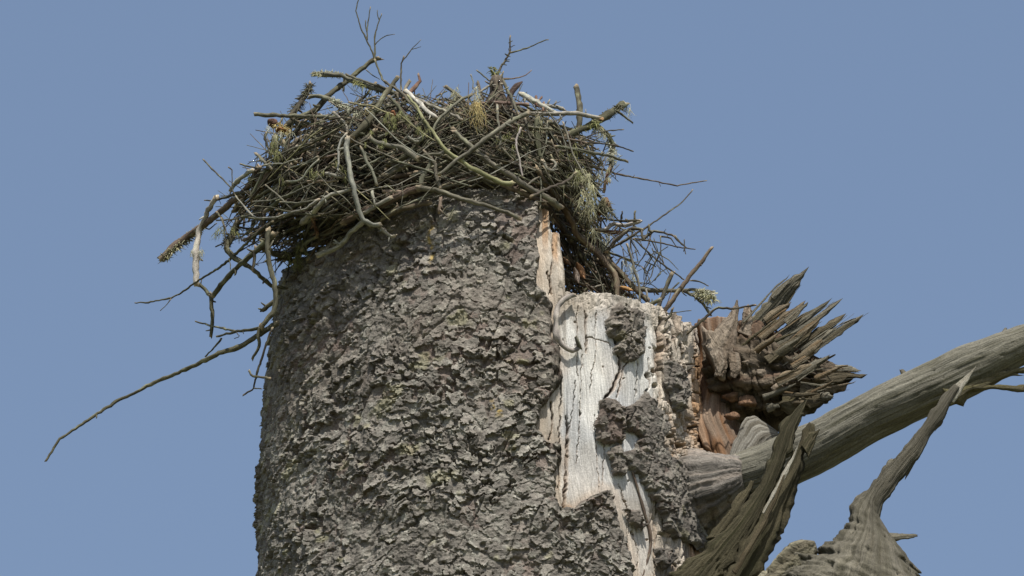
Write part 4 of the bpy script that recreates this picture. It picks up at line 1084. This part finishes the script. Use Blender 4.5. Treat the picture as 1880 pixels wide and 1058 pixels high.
TWIGS = [
('O',1.8,.9,.0,[(688,109),(680,88),(673,73),(663,53),(653,19),(657,3),(659,-8)]),
('O',1.3,.8,.0,[(674,74),(674,53),(678,26),(680,13)]),
('O',1.1,.8,.0,[(674,60),(671,48),(671,38)]),
('O',1.6,.8,.01,[(688,112),(688,77),(689,61),(695,41),(701,25)]),
('O',1,.7,.01,[(696,36),(693,28),(693,19)]),
('O',1.1,.6,.01,[(689,82),(697,73),(708,66),(725,63)]),
('D',1.6,1.3,.02,[(737,166),(736,145),(737,116),(742,103)]),
('O',1.1,.6,.02,[(739,112),(746,104),(756,90),(773,73)]),
('O',.8,.5,.02,[(756,91),(763,89),(773,86)]),
('D',1.5,1.5,.06,[(800,177),(820,168)]),('D',1.2,1.2,.05,[(810,172),(814,186),(818,200)]),
('O',.9,.7,.03,[(672,128),(682,137),(697,146)]),
('O',1.6,.9,.06,[(937,97),(959,91),(979,84),(1000,74),(1007,73)]),
('O',1,.8,.06,[(927,112),(935,113)]),('O',1,.8,.06,[(921,118),(930,120)]),('O',1,.8,.06,[(929,101),(937,104)]),('O',1,.8,.06,[(934,79),(941,75)]),('O',1,.8,.06,[(927,99),(933,102)]),
('R',1.2,.9,.05,[(924,145),(938,145),(951,143),(966,138),(976,129)]),
('G',1.4,1.1,.05,[(875,129),(886,138),(899,149)]),('G',1.2,.8,.06,[(864,137),(869,152),(868,164)]),
('P',2,1.6,.0,[(913,193),(914,212),(916,232)]),('P',2,2,.03,[(880,170),(896,159),(922,154)]),
('W',1.8,1.6,-.04,[(957,234),(948,256),(948,273),(954,295),(959,325)]),
('G',2,1.8,-.01,[(913,200),(914,222),(919,244),(918,276)]),('G',1.8,1.5,-.01,[(919,270),(930,281),(943,295)]),
('G',2,2,.0,[(965,217),(969,243),(978,262)]),('G',2,2,.01,[(945,228),(982,235),(1014,238)]),
('G',2,2,.0,[(967,341),(978,332),(990,325)]),('R',2,1.6,.05,[(995,179),(985,190)]),
('D',1.4,1.1,.03,[(1065,257),(1094,245),(1120,240),(1145,238)]),('D',1.6,1.1,.03,[(1077,262),(1109,264),(1133,268),(1163,278)]),
('D',1.2,.9,.03,[(1068,262),(1085,252),(1097,251)]),
('D',1.4,.9,.0,[(1166,438),(1213,446),(1245,454),(1277,458)]),('D',1.4,.9,.0,[(1237,433),(1243,441),(1256,451),(1259,467)]),
('D',1.2,.8,.0,[(1213,433),(1213,464),(1219,486)]),('D',1.5,1.2,.0,[(1163,438),(1182,456),(1203,475),(1224,491),(1256,514)]),
('D',1.2,.8,.01,[(1204,476),(1195,509),(1179,527)]),('D',1.1,.8,.01,[(1179,490),(1190,508),(1194,520)]),
('D',1.5,1,.0,[(1267,515),(1285,517),(1300,525)]),('D',2,1.6,-.03,[(1235,566),(1231,578),(1221,590)]),('O',1,.7,-.02,[(1218,577),(1245,573),(1269,570)]),
('D',1.3,.9,.0,[(1240,433),(1250,448),(1262,456)]),('D',1,.7,.0,[(1256,440),(1257,455),(1255,462)]),('G',3,2.5,.0,[(1178,424),(1180,436),(1184,440)]),
('G',2.4,2,.0,[(1190,414),(1192,424),(1197,427)]),('G',2.4,2.2,.02,[(1165,404),(1166,389)]),('D',2.6,1.4,.02,[(1141,403),(1142,388)]),
('D',1.2,.9,.02,[(1122,391),(1135,404),(1148,418)]),('D',1.1,.8,.01,[(1157,440),(1160,462),(1164,475)]),('D',1,.7,.01,[(1143,455),(1147,478),(1149,490)]),
('D',1.2,.9,.01,[(1185,480),(1200,487),(1204,490)]),('P',2,1.6,-.02,[(1186,530),(1190,553)]),('D',1.4,1,.0,[(1152,550),(1166,540),(1172,553)]),
('D',1.5,1.2,-.02,[(373,293),(391,312),(421,341),(433,360)]),('D',1.1,1.2,-.02,[(419,307),(426,312),(426,341)]),
('D',1.6,1.6,.0,[(441,301),(459,307),(484,310),(520,312)]),('D',2,1.4,-.03,[(397,389),(409,404),(414,442),(414,456)]),
('D',1.3,1.1,-.02,[(396,453),(413,445)]),('D',1.8,1.2,-.03,[(406,400),(413,418),(416,430)]),
('O',1.1,2.8,-.01,[(247,556),(271,556),(315,548),(347,528),(376,507),(402,492),(425,473),(456,444),(483,419),(502,407)]),
('O',1,.8,-.01,[(314,549),(306,560),(294,571)]),('O',1,.8,-.01,[(420,475),(423,486),(423,495)]),
('O',1.4,2.4,.0,[(358,590),(394,600),(434,609)]),('O',1.8,1.4,.0,[(407,621),(394,638),(377,655)]),
('D',2.3,1.8,-.01,[(500,602),(485,643),(476,672),(468,701),(465,714),(446,726)]),('D',1.3,1,-.01,[(466,713),(480,714)]),
('O',2.4,2.6,-.01,[(457,680),(462,690),(478,692),(496,695)]),('D',1,.8,-.01,[(434,610),(440,618),(430,622)]),
('D',2,2,.01,[(490,242),(486,254),(494,277),(500,290)]),('D',1.6,1.6,.01,[(532,252),(528,272),(529,300),(533,330)]),
('G',1.5,1.5,-.01,[(463,371),(494,369),(528,359),(554,347),(577,336)]),('G',1.5,1.5,-.01,[(487,340),(511,359),(537,386)]),('G',1.4,1.4,-.01,[(514,371),(548,373),(580,367)]),
('G',2,2,.0,[(577,398),(596,393),(619,385)]),('G',2,1.6,-.01,[(660,310),(690,295),(722,279)]),('D',1.4,1.2,-.01,[(806,325),(818,330),(832,338)]),
('G',1.6,1.3,-.01,[(397,405),(430,403),(455,396),(480,390)]),('D',1.2,1,-.01,[(376,418),(384,421),(398,410)]),('G',1.3,1.2,-.02,[(700,345),(710,340),(725,352)]),
('G',1.3,1,-.01,[(640,300),(670,290),(700,283)]),('G',1.6,1.6,.0,[(530,310),(560,300),(585,287)]),('D',1.3,1.3,.0,[(605,219),(630,216),(655,222)]),
('O',1.6,1.2,.03,[(888,196),(904,176),(918,150),(924,132)]),('D',1.4,1.1,.03,[(892,150),(908,160),(930,172),(946,178)]),('G',1.3,1,.03,[(896,186),(914,170),(934,160)]),
('D',2,1.4,.02,[(519,498),(530,500),(543,503)]),('D',1.6,1.2,.02,[(531,480),(528,505),(524,523)]),('D',1.3,1,.02,[(530,503),(534,518)]),
('D',1.1,.9,.04,[(1077,262),(1072,272),(1068,282)]),('D',2,1.4,.04,[(1072,285),(1085,294)]),('D',1.2,1,.03,[(1069,285),(1078,302),(1086,318)]),
('G',1.1,.8,.0,[(822,405),(832,385),(842,372)]),('G',1.1,.8,.0,[(820,398),(812,388),(825,375)]),
('B',1.2,1,.0,[(1060,500),(1080,530),(1095,548)]),('P',1.8,1.4,.02,[(1048,512),(1068,522),(1090,528),(1110,522)]),('B',1.5,1.2,.01,[(1075,520),(1095,535),(1115,550)]),
]
LABELS = {11: 'pale forked stick hanging down over the front of the nest', 75: None}
stick_objs = []
for i, (tone, r0, r1, d, pts) in enumerate(STICKS):
    V, Q, tri, c, g = tube(pts, r0, r1, d, tone, 1000 + i * 13, sides=10)
    lab = None
    if pts[-1] == (84, 847): lab = 'longest bare stick, drooping far out to the left'
    if pts[0] == (397, 363): lab = 'whitish bone-like stick hanging at the nest\'s left end'
    if pts[0] == (295, 476): lab = 'stick thick with lichen at the nest\'s far left'
    o = link('stick', make_mesh('stick', V, Q, tri, col=c, gr=g, mat=M_STICK), nest, label=lab)
    stick_objs.append((o, pts, max(r0, r1), d))
    rs = np.random.RandomState(77 + i)
    if max(r0, r1) > 2.6:
        pp = resample(pts, 40)
        for k in range(rs.randint(1, 4)):
            j = rs.randint(4, 36)
            t = pp[j + 1] - pp[j - 1]; t /= np.hypot(*t) + 1e-6
            sg = rs.choice([-1, 1]); rr = r0 + (r1 - r0) * j / 39
            a = rs.uniform(.7, 1.4)
            dv = np.array([t[0] * math.cos(a) - t[1] * math.sin(a) * sg, t[0] * math.sin(a) * sg + t[1] * math.cos(a)])
            L = rr + rs.uniform(2, 9)
            q = np.array([pp[j], pp[j] + dv * L * .6, pp[j] + dv * L + rs.randn(2)])
            yy = float(nest_y(*pp[j])) + d
            V, Q, tri, c, g = tube3(at(q[:, 0], q[:, 1], [yy, yy - .004, yy - .008 * rs.rand()]), np.array([.42, .34, .24]) * rr * rs.uniform(.7, 1.1) / PPM, tone, 3000 + i * 7 + k, 6)
            link('twig_stub', make_mesh('twig_stub', V, Q, tri, col=c, gr=g, mat=M_STICK), o)
for i, (tone, r0, r1, d, pts) in enumerate(TWIGS):
    V, Q, tri, c, g = tube(pts, r0 * 1.12, r1 * 1.12, d, tone, 5000 + i * 17, sides=6, step=5)
    link('twig', make_mesh('twig', V, Q, tri, col=c, gr=g, mat=M_STICK), nest)

# the stray hooked stick caught over the bare wood
def hook():
    pts = np.array([(1056, 541), (1046, 544), (1034, 551), (1024, 562), (1021, 580), (1022, 600), (1021, 616), (1030, 632), (1041, 641), (1051, 645), (1061, 641), (1064, 634)], float)
    c = resample(pts, 34, .15)
    sn = np.clip((c[:, 0] - 890) / 392, -1, 1)
    y = -0.635 * np.sqrt(1 - sn ** 2) - 0.034
    V, Q, tri, col, g = tube3(at(c[:, 0], c[:, 1], y), np.linspace(4.8, 4.2, 34) / PPM, (.235, .218, .185), 77, 10)
    o = link('hooked_stick', make_mesh('hooked_stick', V, Q, tri, col=col, gr=g, mat=M_STICK))
    o['label'] = 'stray grey hooked stick hanging against the bare white wood'; o['category'] = 'stick'
    V, Q, tri, col, g = tube3(at([1064, 1061, 1057], [640, 630, 618], [y[-1], y[-1] - .015, y[-1] - .03]), np.array([4.2, 4.2, 2.6]) / PPM, 'G', 78, 8)
    link('twig', make_mesh('twig', V, Q, tri, col=col, gr=g, mat=M_STICK), o)
hook()

# ---- dark core added inside the pile: hides gaps, its colour imitates inner shade
loft('dark_nest_core', [(575, 375), (610, 310), (660, 275), (720, 258), (800, 250), (900, 252), (960, 268), (1000, 305), (1020, 345)], [(575, 440), (610, 442), (660, 420), (720, 392), (800, 372), (900, 362), (960, 368), (1000, 390), (1020, 400)],
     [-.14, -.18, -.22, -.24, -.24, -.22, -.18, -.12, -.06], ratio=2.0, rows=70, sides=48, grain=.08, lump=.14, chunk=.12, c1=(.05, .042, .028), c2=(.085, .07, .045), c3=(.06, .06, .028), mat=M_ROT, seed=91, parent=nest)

# ---- random sticks that fill the pile
BODY = [(497, 262), (520, 235), (560, 215), (600, 200), (650, 195), (700, 175), (760, 172), (800, 182), (850, 180), (900, 178), (960, 190), (1010, 212), (1050, 240), (1085, 255), (1110, 290), (1105, 330), (1098, 390), (1105, 440), (1130, 490),
        (1165, 545), (1160, 570), (1040, 556), (1026, 535), (1022, 430), (1000, 372), (940, 350), (850, 348), (780, 368), (710, 402), (640, 440), (570, 478), (535, 494), (500, 470), (455, 450), (425, 420), (420, 385), (450, 345), (480, 310)]
BA = np.array(BODY, float)
_gu, _gv = np.meshgrid(np.arange(380, 1300, 2.0), np.arange(120, 640, 2.0))
_grid = polydist(_gu, _gv, BODY)
def inside(u, v, grow=0.0, grid=_grid):
    i = min(max(int((v - 120) / 2), 0), grid.shape[0] - 1); j = min(max(int((u - 380) / 2), 0), grid.shape[1] - 1)
    return [grid[i, j] > -grow]

def random_sticks(n, rlo, rhi, llo, lhi, dlo, dhi, seed, grow, tones, sides=6, step=12):
    rs = np.random.RandomState(seed)
    out = []
    tries = 0
    while len(out) < n and tries < n * 30:
        tries += 1
        u = rs.uniform(415, 1170); v = rs.uniform(170, 565)
        if not inside(u, v, 0)[0]: continue
        if u < 600: ang = math.radians(38 + rs.randn() * 32)
        elif u > 960: ang = math.radians(-38 + rs.randn() * 30)
        else: ang = math.radians(rs.choice([-1, 1]) * (14 + abs(rs.randn()) * 22))
        if rs.rand() < 0.12: ang = rs.rand() * math.pi
        L = rs.uniform(llo, lhi)
        if u > 1020 and v > 380: L *= 0.6
        dx, dy = math.cos(ang) * L / 2, -math.sin(ang) * L / 2
        p0 = (u - dx, v - dy); p1 = (u + dx, v + dy)
        if not (inside(*p0, grow)[0] and inside(*p1, grow)[0]): continue
        bow = rs.randn() * L * 0.035
        nx, ny = -dy / (L / 2), dx / (L / 2)
        mid = (u + nx * bow, v + ny * bow)
        q1 = ((p0[0] + mid[0]) / 2 + nx * rs.randn() * L * .02, (p0[1] + mid[1]) / 2 + ny * rs.randn() * L * .02)
        q2 = ((p1[0] + mid[0]) / 2 + nx * rs.randn() * L * .02, (p1[1] + mid[1]) / 2 + ny * rs.randn() * L * .02)
        r = rlo + (rhi - rlo) * rs.rand() ** 1.6
        tone = tones[rs.randint(len(tones))]
        d = rs.uniform(dlo, dhi)
        f = rs.uniform(.55, 1)
        out.append(tube([p0, q1, mid, q2, p1], r, r * f, d, tone, seed * 7 + tries, sides=sides, step=step))
    return out

for V, Q, tri, c, g in random_sticks(150, 1.6, 4.6, 70, 210, .01, .13, 61, 6, 'GGOOBBDDKDO', sides=8, step=9):
    link('stick', make_mesh('stick', V, Q, tri, col=c, gr=g, mat=M_STICK), nest)

for V, Q, tri, c, g in random_sticks(85, .9, 2.0, 60, 170, -.03, .03, 67, 14, 'GGPOGYBD', sides=6, step=8):
    link('twig', make_mesh('twig', V, Q, tri, col=c, gr=g, mat=M_STICK), nest)

def joined(name, parts, mat, kind='stuff', label=None):
    off = 0; Vs = []; Qs = []; Ts = []; Cs = []; Gs = []
    for V, Q, tri, c, g in parts:
        Vs.append(V); Qs.append(Q + off); Ts.append(tri + off); Cs.append(c); Gs.append(g); off += len(V)
    me = make_mesh(name, np.concatenate(Vs), np.concatenate(Qs), np.concatenate(Ts), col=np.concatenate(Cs), gr=np.concatenate(Gs), mat=mat)
    o = link(name, me, nest, label=label)
    o['kind'] = kind
    return o
fill = random_sticks(750, 1.3, 4.6, 50, 180, .07, .55, 62, 2, 'ODOGBDGBDO', sides=5, step=16)
fill += random_sticks(1300, .6, 1.4, 30, 130, .0, .30, 63, 5, 'GODBGPBOD', sides=4, step=14)
fill += random_sticks(600, 1.2, 3.2, 25, 80, .02, .6, 64, 3, 'DDBOBO', sides=4, step=14)
def poking(n, seed):
    rs = np.random.RandomState(seed); out = []
    L = len(BODY)
    while len(out) < n:
        i = rs.randint(L); f = rs.rand()
        p = BA[i] * (1 - f) + BA[(i + 1) % L] * f
        if 600 < p[0] < 1030 and p[1] > 330: continue
        c0 = np.array([790., 330.])
        o = p - c0; o /= np.hypot(*o)
        a = rs.randn() * .8
        o = np.array([o[0] * math.cos(a) - o[1] * math.sin(a), o[0] * math.sin(a) + o[1] * math.cos(a)])
        ln = rs.uniform(12, 42)
        bend = rs.randn(2) * ln * .12
        q = [p - o * ln, p, p + o * ln * .5 + bend * .5, p + o * ln + bend]
        out.append(tube(q, rs.uniform(.8, 1.9), rs.uniform(.5, .8), rs.uniform(-.0, .25), 'DOBGO'[rs.randint(5)], seed * 91 + len(out), sides=4, step=7))
    return out
fill += poking(170, 65)
RD = [(1095, 395), (1180, 405), (1245, 438), (1262, 500), (1230, 572), (1160, 566), (1110, 480)]
_gridr = polydist(_gu, _gv, RD)
rs = np.random.RandomState(66)
k = 0
while k < 48:
    u, v = rs.uniform(1095, 1262), rs.uniform(395, 572)
    a = rs.rand() * math.pi; ln = rs.uniform(10, 38)
    p0 = np.array((u - math.cos(a) * ln, v - math.sin(a) * ln)); p1 = np.array((u + math.cos(a) * ln, v + math.sin(a) * ln))
    if not (inside(*p0, 0, _gridr)[0] and inside(*p1, 4, _gridr)[0]): continue
    if rs.rand() < (u - 1110) / 190: continue
    fill.append(tube([p0, (p0 + p1) / 2 + rs.randn(2) * ln * .15, p1], rs.uniform(.8, 2.2), rs.uniform(.5, 1), rs.uniform(-.02, .2), 'DOBGOD'[rs.randint(6)], 4400 + k, sides=4, step=7)); k += 1
NO = [(1005, 378), (1060, 395), (1108, 460), (1150, 556), (1028, 556), (1024, 440)]
_gridn = polydist(_gu, _gv, NO)
rs = np.random.RandomState(68)
k = 0
while k < 170:
    u, v = rs.uniform(1005, 1150), rs.uniform(380, 556)
    a = math.radians(50 + rs.randn() * 40); ln = rs.uniform(12, 45)
    p0 = np.array((u - math.cos(a) * ln, v - math.sin(a) * ln)); p1 = np.array((u + math.cos(a) * ln, v + math.sin(a) * ln))
    if not (inside(*p0, 6, _gridn)[0] and inside(*p1, 14, _gridn)[0]): continue
    fill.append(tube([p0, (p0 + p1) / 2 + rs.randn(2) * ln * .08, p1], rs.uniform(1.0, 3.6), rs.uniform(.8, 2.2), rs.uniform(.02, .5), 'DOBDBO'[rs.randint(6)], 7700 + k, sides=4, step=9)); k += 1
joined('small_sticks', fill, M_STICK, label='mass of smaller sticks and twigs packed into the nest')

# ---- lichen and moss
def strands(cu, cv, y, wu, wv, n, length, hang, seed, c1, c2, rad=0.45, curl=.35):
    rs = np.random.RandomState(seed)
    parts = []
    anchors = [(cu + rs.randn() * wu * .5, cv + rs.randn() * wv * .5, rs.uniform(.4, 1.3)) for _ in range(max(4, n // 12))]
    for _ in range(n):
        au, av, al = anchors[rs.randint(len(anchors))]
        u = au + rs.randn() * 1.6; v = av + rs.randn() * 2.2
        L = length * (0.35 + 0.9 * rs.rand()) * al
        if hang:
            a = math.pi / 2 + rs.randn() * 0.6
        else:
            a = rs.rand() * 2 * math.pi
        k = 6
        pu, pv, py = [u], [v], [y + rs.randn() * wu * .4 / PPM]
        for j in range(k):
            a += rs.randn() * curl
            if hang: a += (math.pi / 2 - a) * .3
            pu.append(pu[-1] + math.cos(a) * L / k); pv.append(pv[-1] + math.sin(a) * L / k); py.append(py[-1] + rs.randn() * L / k * .4 / PPM)
        C = at(pu, pv, py)
        f = rs.rand()
        tone = np.array(c1) * (1 - f) + np.array(c2) * f
        parts.append(tube3(C, np.linspace(rad, rad * .5, k + 1) / PPM, tone, seed * 31 + _, 3))
    return parts
YEL = ((.27, .26, .14), (.37, .36, .24)); PALE = ((.36, .36, .26), (.45, .45, .34)); OCH = ((.33, .25, .09), (.40, .33, .16)); DKL = ((.09, .085, .06), (.17, .165, .11)); GRN = ((.14, .15, .055), (.24, .24, .10))
BEARDS = [  # hanging beards: u, v, width u, width v, n, length, depth, palette
 (1072, 335, 12, 34, 130, 46, -.05, YEL), (1084, 385, 9, 30, 100, 44, -.04, YEL), (1062, 318, 8, 10, 40, 22, -.03, GRN), (873, 190, 9, 20, 130, 42, -.03, OCH), (878, 175, 6, 14, 60, 24, .0, PALE),
 (1098, 240, 16, 14, 110, 24, .06, YEL), (1126, 285, 14, 14, 90, 24, .06, PALE), (990, 225, 9, 16, 70, 24, .02, YEL), (1110, 440, 12, 20, 80, 30, .03, PALE), (1160, 495, 11, 16, 90, 32, .03, PALE),
 (1148, 195, 6, 6, 40, 18, .06, PALE), (505, 270, 16, 30, 150, 26, .0, GRN), (510, 245, 14, 10, 60, 20, .0, PALE), (600, 310, 30, 16, 140, 18, .01, GRN), (740, 215, 26, 18, 160, 20, .0, GRN), (660, 205, 20, 10, 80, 16, .03, PALE),
 (545, 470, 26, 16, 140, 22, .0, GRN), (760, 235, 20, 14, 90, 18, .0, GRN), (1052, 285, 14, 14, 90, 22, .03, GRN), (820, 200, 10, 10, 60, 16, .03, YEL), (1095, 320, 22, 12, 110, 24, -.01, YEL), (835, 175, 10, 14, 60, 22, .05, YEL),
 (650, 148, 14, 4, 30, 20, .06, GRN), (455, 330, 14, 14, 60, 18, .02, GRN), (430, 420, 24, 16, 90, 20, .02, GRN), (365, 460, 10, 8, 60, 14, -.03, PALE), (560, 440, 30, 20, 130, 20, .02, GRN), (690, 260, 30, 18, 140, 16, .0, GRN), (930, 250, 30, 20, 110, 14, .02, GRN)]
for i, (u, v, wu, wv, n, L, d, pal) in enumerate(BEARDS):
    y = float(nest_y(u, v)) + d
    o = joined('beard_lichen', strands(u, v, y, wu * 1.25, wv * 1.2, int(n * .75), L, True, 700 + i, *pal, rad=.38, curl=.5), M_MOSS)
TUFTS = [  # bristling crusts along sticks: path, n, radius, length, depth, palette
 ([(576, 136), (600, 135), (626, 137)], 170, 4, 7, .07, YEL), ([(571, 158), (556, 180), (540, 204)], 260, 7, 12, .12, DKL), ([(650, 152), (700, 166)], 90, 4, 8, .07, GRN), ([(1140, 196), (1110, 213)], 260, 8, 7, .07, DKL), ([(1098, 224), (1048, 246)], 230, 8, 7, .07, GRN),
 ([(300, 474), (345, 436), (372, 416)], 520, 8, 7, .03, YEL), ([(300, 474), (345, 436)], 200, 8, 8, .03, DKL), ([(1282, 537), (1308, 552)], 330, 9, 9, .03, YEL), ([(1280, 540), (1310, 540)], 120, 6, 6, .03, PALE), ([(612, 185), (650, 203)], 160, 7, 9, .10, PALE),
 ([(670, 205), (684, 206)], 120, 6, 6, .09, OCH), ([(1108, 375), (1118, 395)], 260, 13, 9, -.02, DKL), ([(415, 450), (425, 430)], 140, 7, 9, .04, DKL), ([(903, 125), (912, 140)], 90, 5, 8, .06, GRN), ([(508, 230), (528, 243)], 110, 8, 8, .03, OCH), ([(1122, 260), (1124, 300)], 180, 6, 9, .09, PALE)]
for i, (path, n, R, L, d, pal) in enumerate(TUFTS):
    rs = np.random.RandomState(900 + i); parts = []
    p = resample(path, 60)
    for k in range(n):
        q = p[rs.randint(60)]
        a = rs.rand() * 6.28
        ru, rv, ry = math.cos(a), math.sin(a) * .8, rs.randn() * .6
        u0, v0 = q[0] + ru * R * .5, q[1] + rv * R * .5
        y0 = float(nest_y(*p[30])) + d + ry * R * .6 / PPM
        l = L * (.15 + 1.1 * rs.rand() ** 2)
        u1, v1 = u0 + ru * l * .6 + rs.randn() * 1.2, v0 + rv * l * .6 + rs.randn() * 1.2 + l * .12
        u2, v2 = u1 + ru * l * .4 + rs.randn() * 1.6, v1 + rv * l * .4 + rs.randn() * 1.6 + l * .15
        C = at([u0, u1, u2], [v0, v1, v2], [y0, y0 + ry * l * .5 / PPM, y0 + ry * l * .8 / PPM])
        f = rs.rand()
        parts.append(tube3(C, np.array([.9, .7, .35]) / PPM, np.array(pal[0]) * (1 - f) + np.array(pal[1]) * f, 9000 + i * 600 + k, 3))
    joined('lichen_tuft', parts, M_MOSS)

# broken red stump end in the nest and a mossy clump
def nest_lump(name, u, v, r, d, seed, c1, c2, sq=(1, 1, 1)):
    y = float(nest_y(u, v)) + d
    return lump(name, u, v, y, r / PPM, seed, c1, c2, nest, sq)
nest_lump('broken_stub', 501, 226, 9, .03, 21, (.06, .035, .025), (.12, .06, .04), (1, 1, 1.1))
nest_lump('broken_stub', 517, 238, 9, .03, 22, (.30, .15, .06), (.20, .09, .04), (1.4, .8, .6))
nest_lump('broken_stub', 1113, 382, 13, -.0, 23, (.13, .12, .07), (.17, .10, .06), (1, .9, 1))
nest_lump('broken_stub', 723, 210, 5, .02, 24, (.30, .13, .06), (.2, .09, .05))
nest_lump('broken_stub', 1104, 218, 4, .05, 25, (.36, .22, .11), (.3, .16, .07))

# dead leaves caught low in the nest
def leaf(u, v, L, W, ang, d, seed, c):
    rs = np.random.RandomState(seed)
    n, m = 9, 5
    y = float(nest_y(u, v)) + d
    t = np.linspace(0, 1, n); w = np.linspace(-1, 1, m)
    T, Wd = np.meshgrid(t, w, indexing='ij')
    prof = np.sin(np.pi * np.clip(T * .94 + .03, 0, 1)) ** .8
    a = T * L - L / 2; b = Wd * prof * W
    cu = math.cos(ang); su = math.sin(ang)
    U = u + a * cu - b * su; Vv = v + a * su + b * cu
    Y = y + (0.012 * (Wd ** 2) + .02 * np.sin(T * 3)) * .8
    F = at(U.ravel(), Vv.ravel(), Y.ravel()); Bk = F + np.array([0, .0012, .0004])
    V = np.concatenate([F, Bk]); k = n * m
    idx = np.arange(k).reshape(n, m)
    Q = np.stack([idx[:-1, :-1], idx[:-1, 1:], idx[1:, 1:], idx[1:, :-1]], -1).reshape(-1, 4)
    Q = np.concatenate([Q, (Q + k)[:, ::-1]])
    col = np.array(c) * (0.8 + .4 * rs.rand(len(V), 1))
    link('dead_leaf', make_mesh('dead_leaf', V, Q, col=col, gr=V, mat=M_MOSS), nest)
leaf(1066, 497, 34, 7, 1.1, -.03, 1, (.22, .12, .06)); leaf(1058, 505, 30, 6, 1.3, -.035, 2, (.25, .20, .16)); leaf(1150, 530, 26, 4, .3, -.02, 3, (.26, .15, .06)); leaf(1040, 480, 22, 5, .8, -.0, 4, (.15, .09, .05))

# ------------------------------------------------------------------ the bird half hidden at the top of the nest
bird_y = float(nest_y(912, 180)) + .09
bb = at([912], [207], [bird_y])[0]
bird = empty('bird', tuple(bb), 'dark brown bird crouching half hidden behind twigs at the top of the nest', 'bird')
M_FEATHER = grain_material('feathers', streak=(260, 260, 120), amount=.35, bump=.4, blotch=60.0, fine=320.0)
loft('body', [(896, 214), (891, 200), (893, 184), (899, 170), (899, 158), (899, 149), (903, 141), (908, 138)], [(934, 214), (934, 200), (931, 184), (925, 170), (923, 158), (923, 149), (919, 141), (912, 138)], bird_y, ratio=.95, rows=40, sides=24,
     grain=.05, c1=(.055, .043, .033), c2=(.10, .08, .06), c3=(.16, .135, .10), mat=M_FEATHER, seed=61, parent=bird)
loft('wing', [(926, 190), (934, 168), (945, 154), (959, 149)], [(934, 196), (944, 172), (953, 161), (960, 151)], bird_y + .02, ratio=.3, rows=24, sides=12, grain=.05, c1=(.045, .035, .03), c2=(.09, .06, .05), mat=M_FEATHER, seed=62, parent=bird)
loft('beak', [(901, 150), (899, 153), (898, 158)], [(906, 150), (904, 155), (899, 159)], bird_y - .03, ratio=.8, rows=8, sides=8, grain=.0, c1=(.10, .09, .07), c2=(.13, .11, .08), mat=M_FEATHER, seed=63, parent=bird)
M_EYE = bpy.data.materials.new('eye'); M_EYE.use_nodes = True
M_EYE.node_tree.nodes['Principled BSDF'].inputs['Base Color'].default_value = (.01, .008, .006, 1)
M_EYE.node_tree.nodes['Principled BSDF'].inputs['Roughness'].default_value = .15
for u in (905, 916):
    lump('eye', u, 150, bird_y - .021, 2.0 / PPM, 65, (.01, .01, .01), (.012, .01, .01), bird, mat=M_EYE, faceted=False)

# the long brown strand of dead inner bark down the pale wood
pts = np.array([(1162, 868), (1170, 895), (1178, 922), (1186, 950), (1193, 975), (1195, 1000), (1188, 1030), (1178, 1062), (1176, 1090)], float)
c = resample(pts, 50)
sn = np.clip((c[:, 0] - 890) / 425, -1, 1)
V, Q, tri, col, g = tube3(at(c[:, 0], c[:, 1], -0.678 * np.sqrt(1 - sn ** 2) + .006), np.interp(np.linspace(0, 1, 50), [0, .5, 1], [2.2, 2.8, 2.4]) / PPM, 'B', 79, 8)
link('bark_strand', make_mesh('bark_strand', V, Q, tri, col=col, gr=g, mat=M_STICK), tree, label='thin brown strand running down the pale wood')
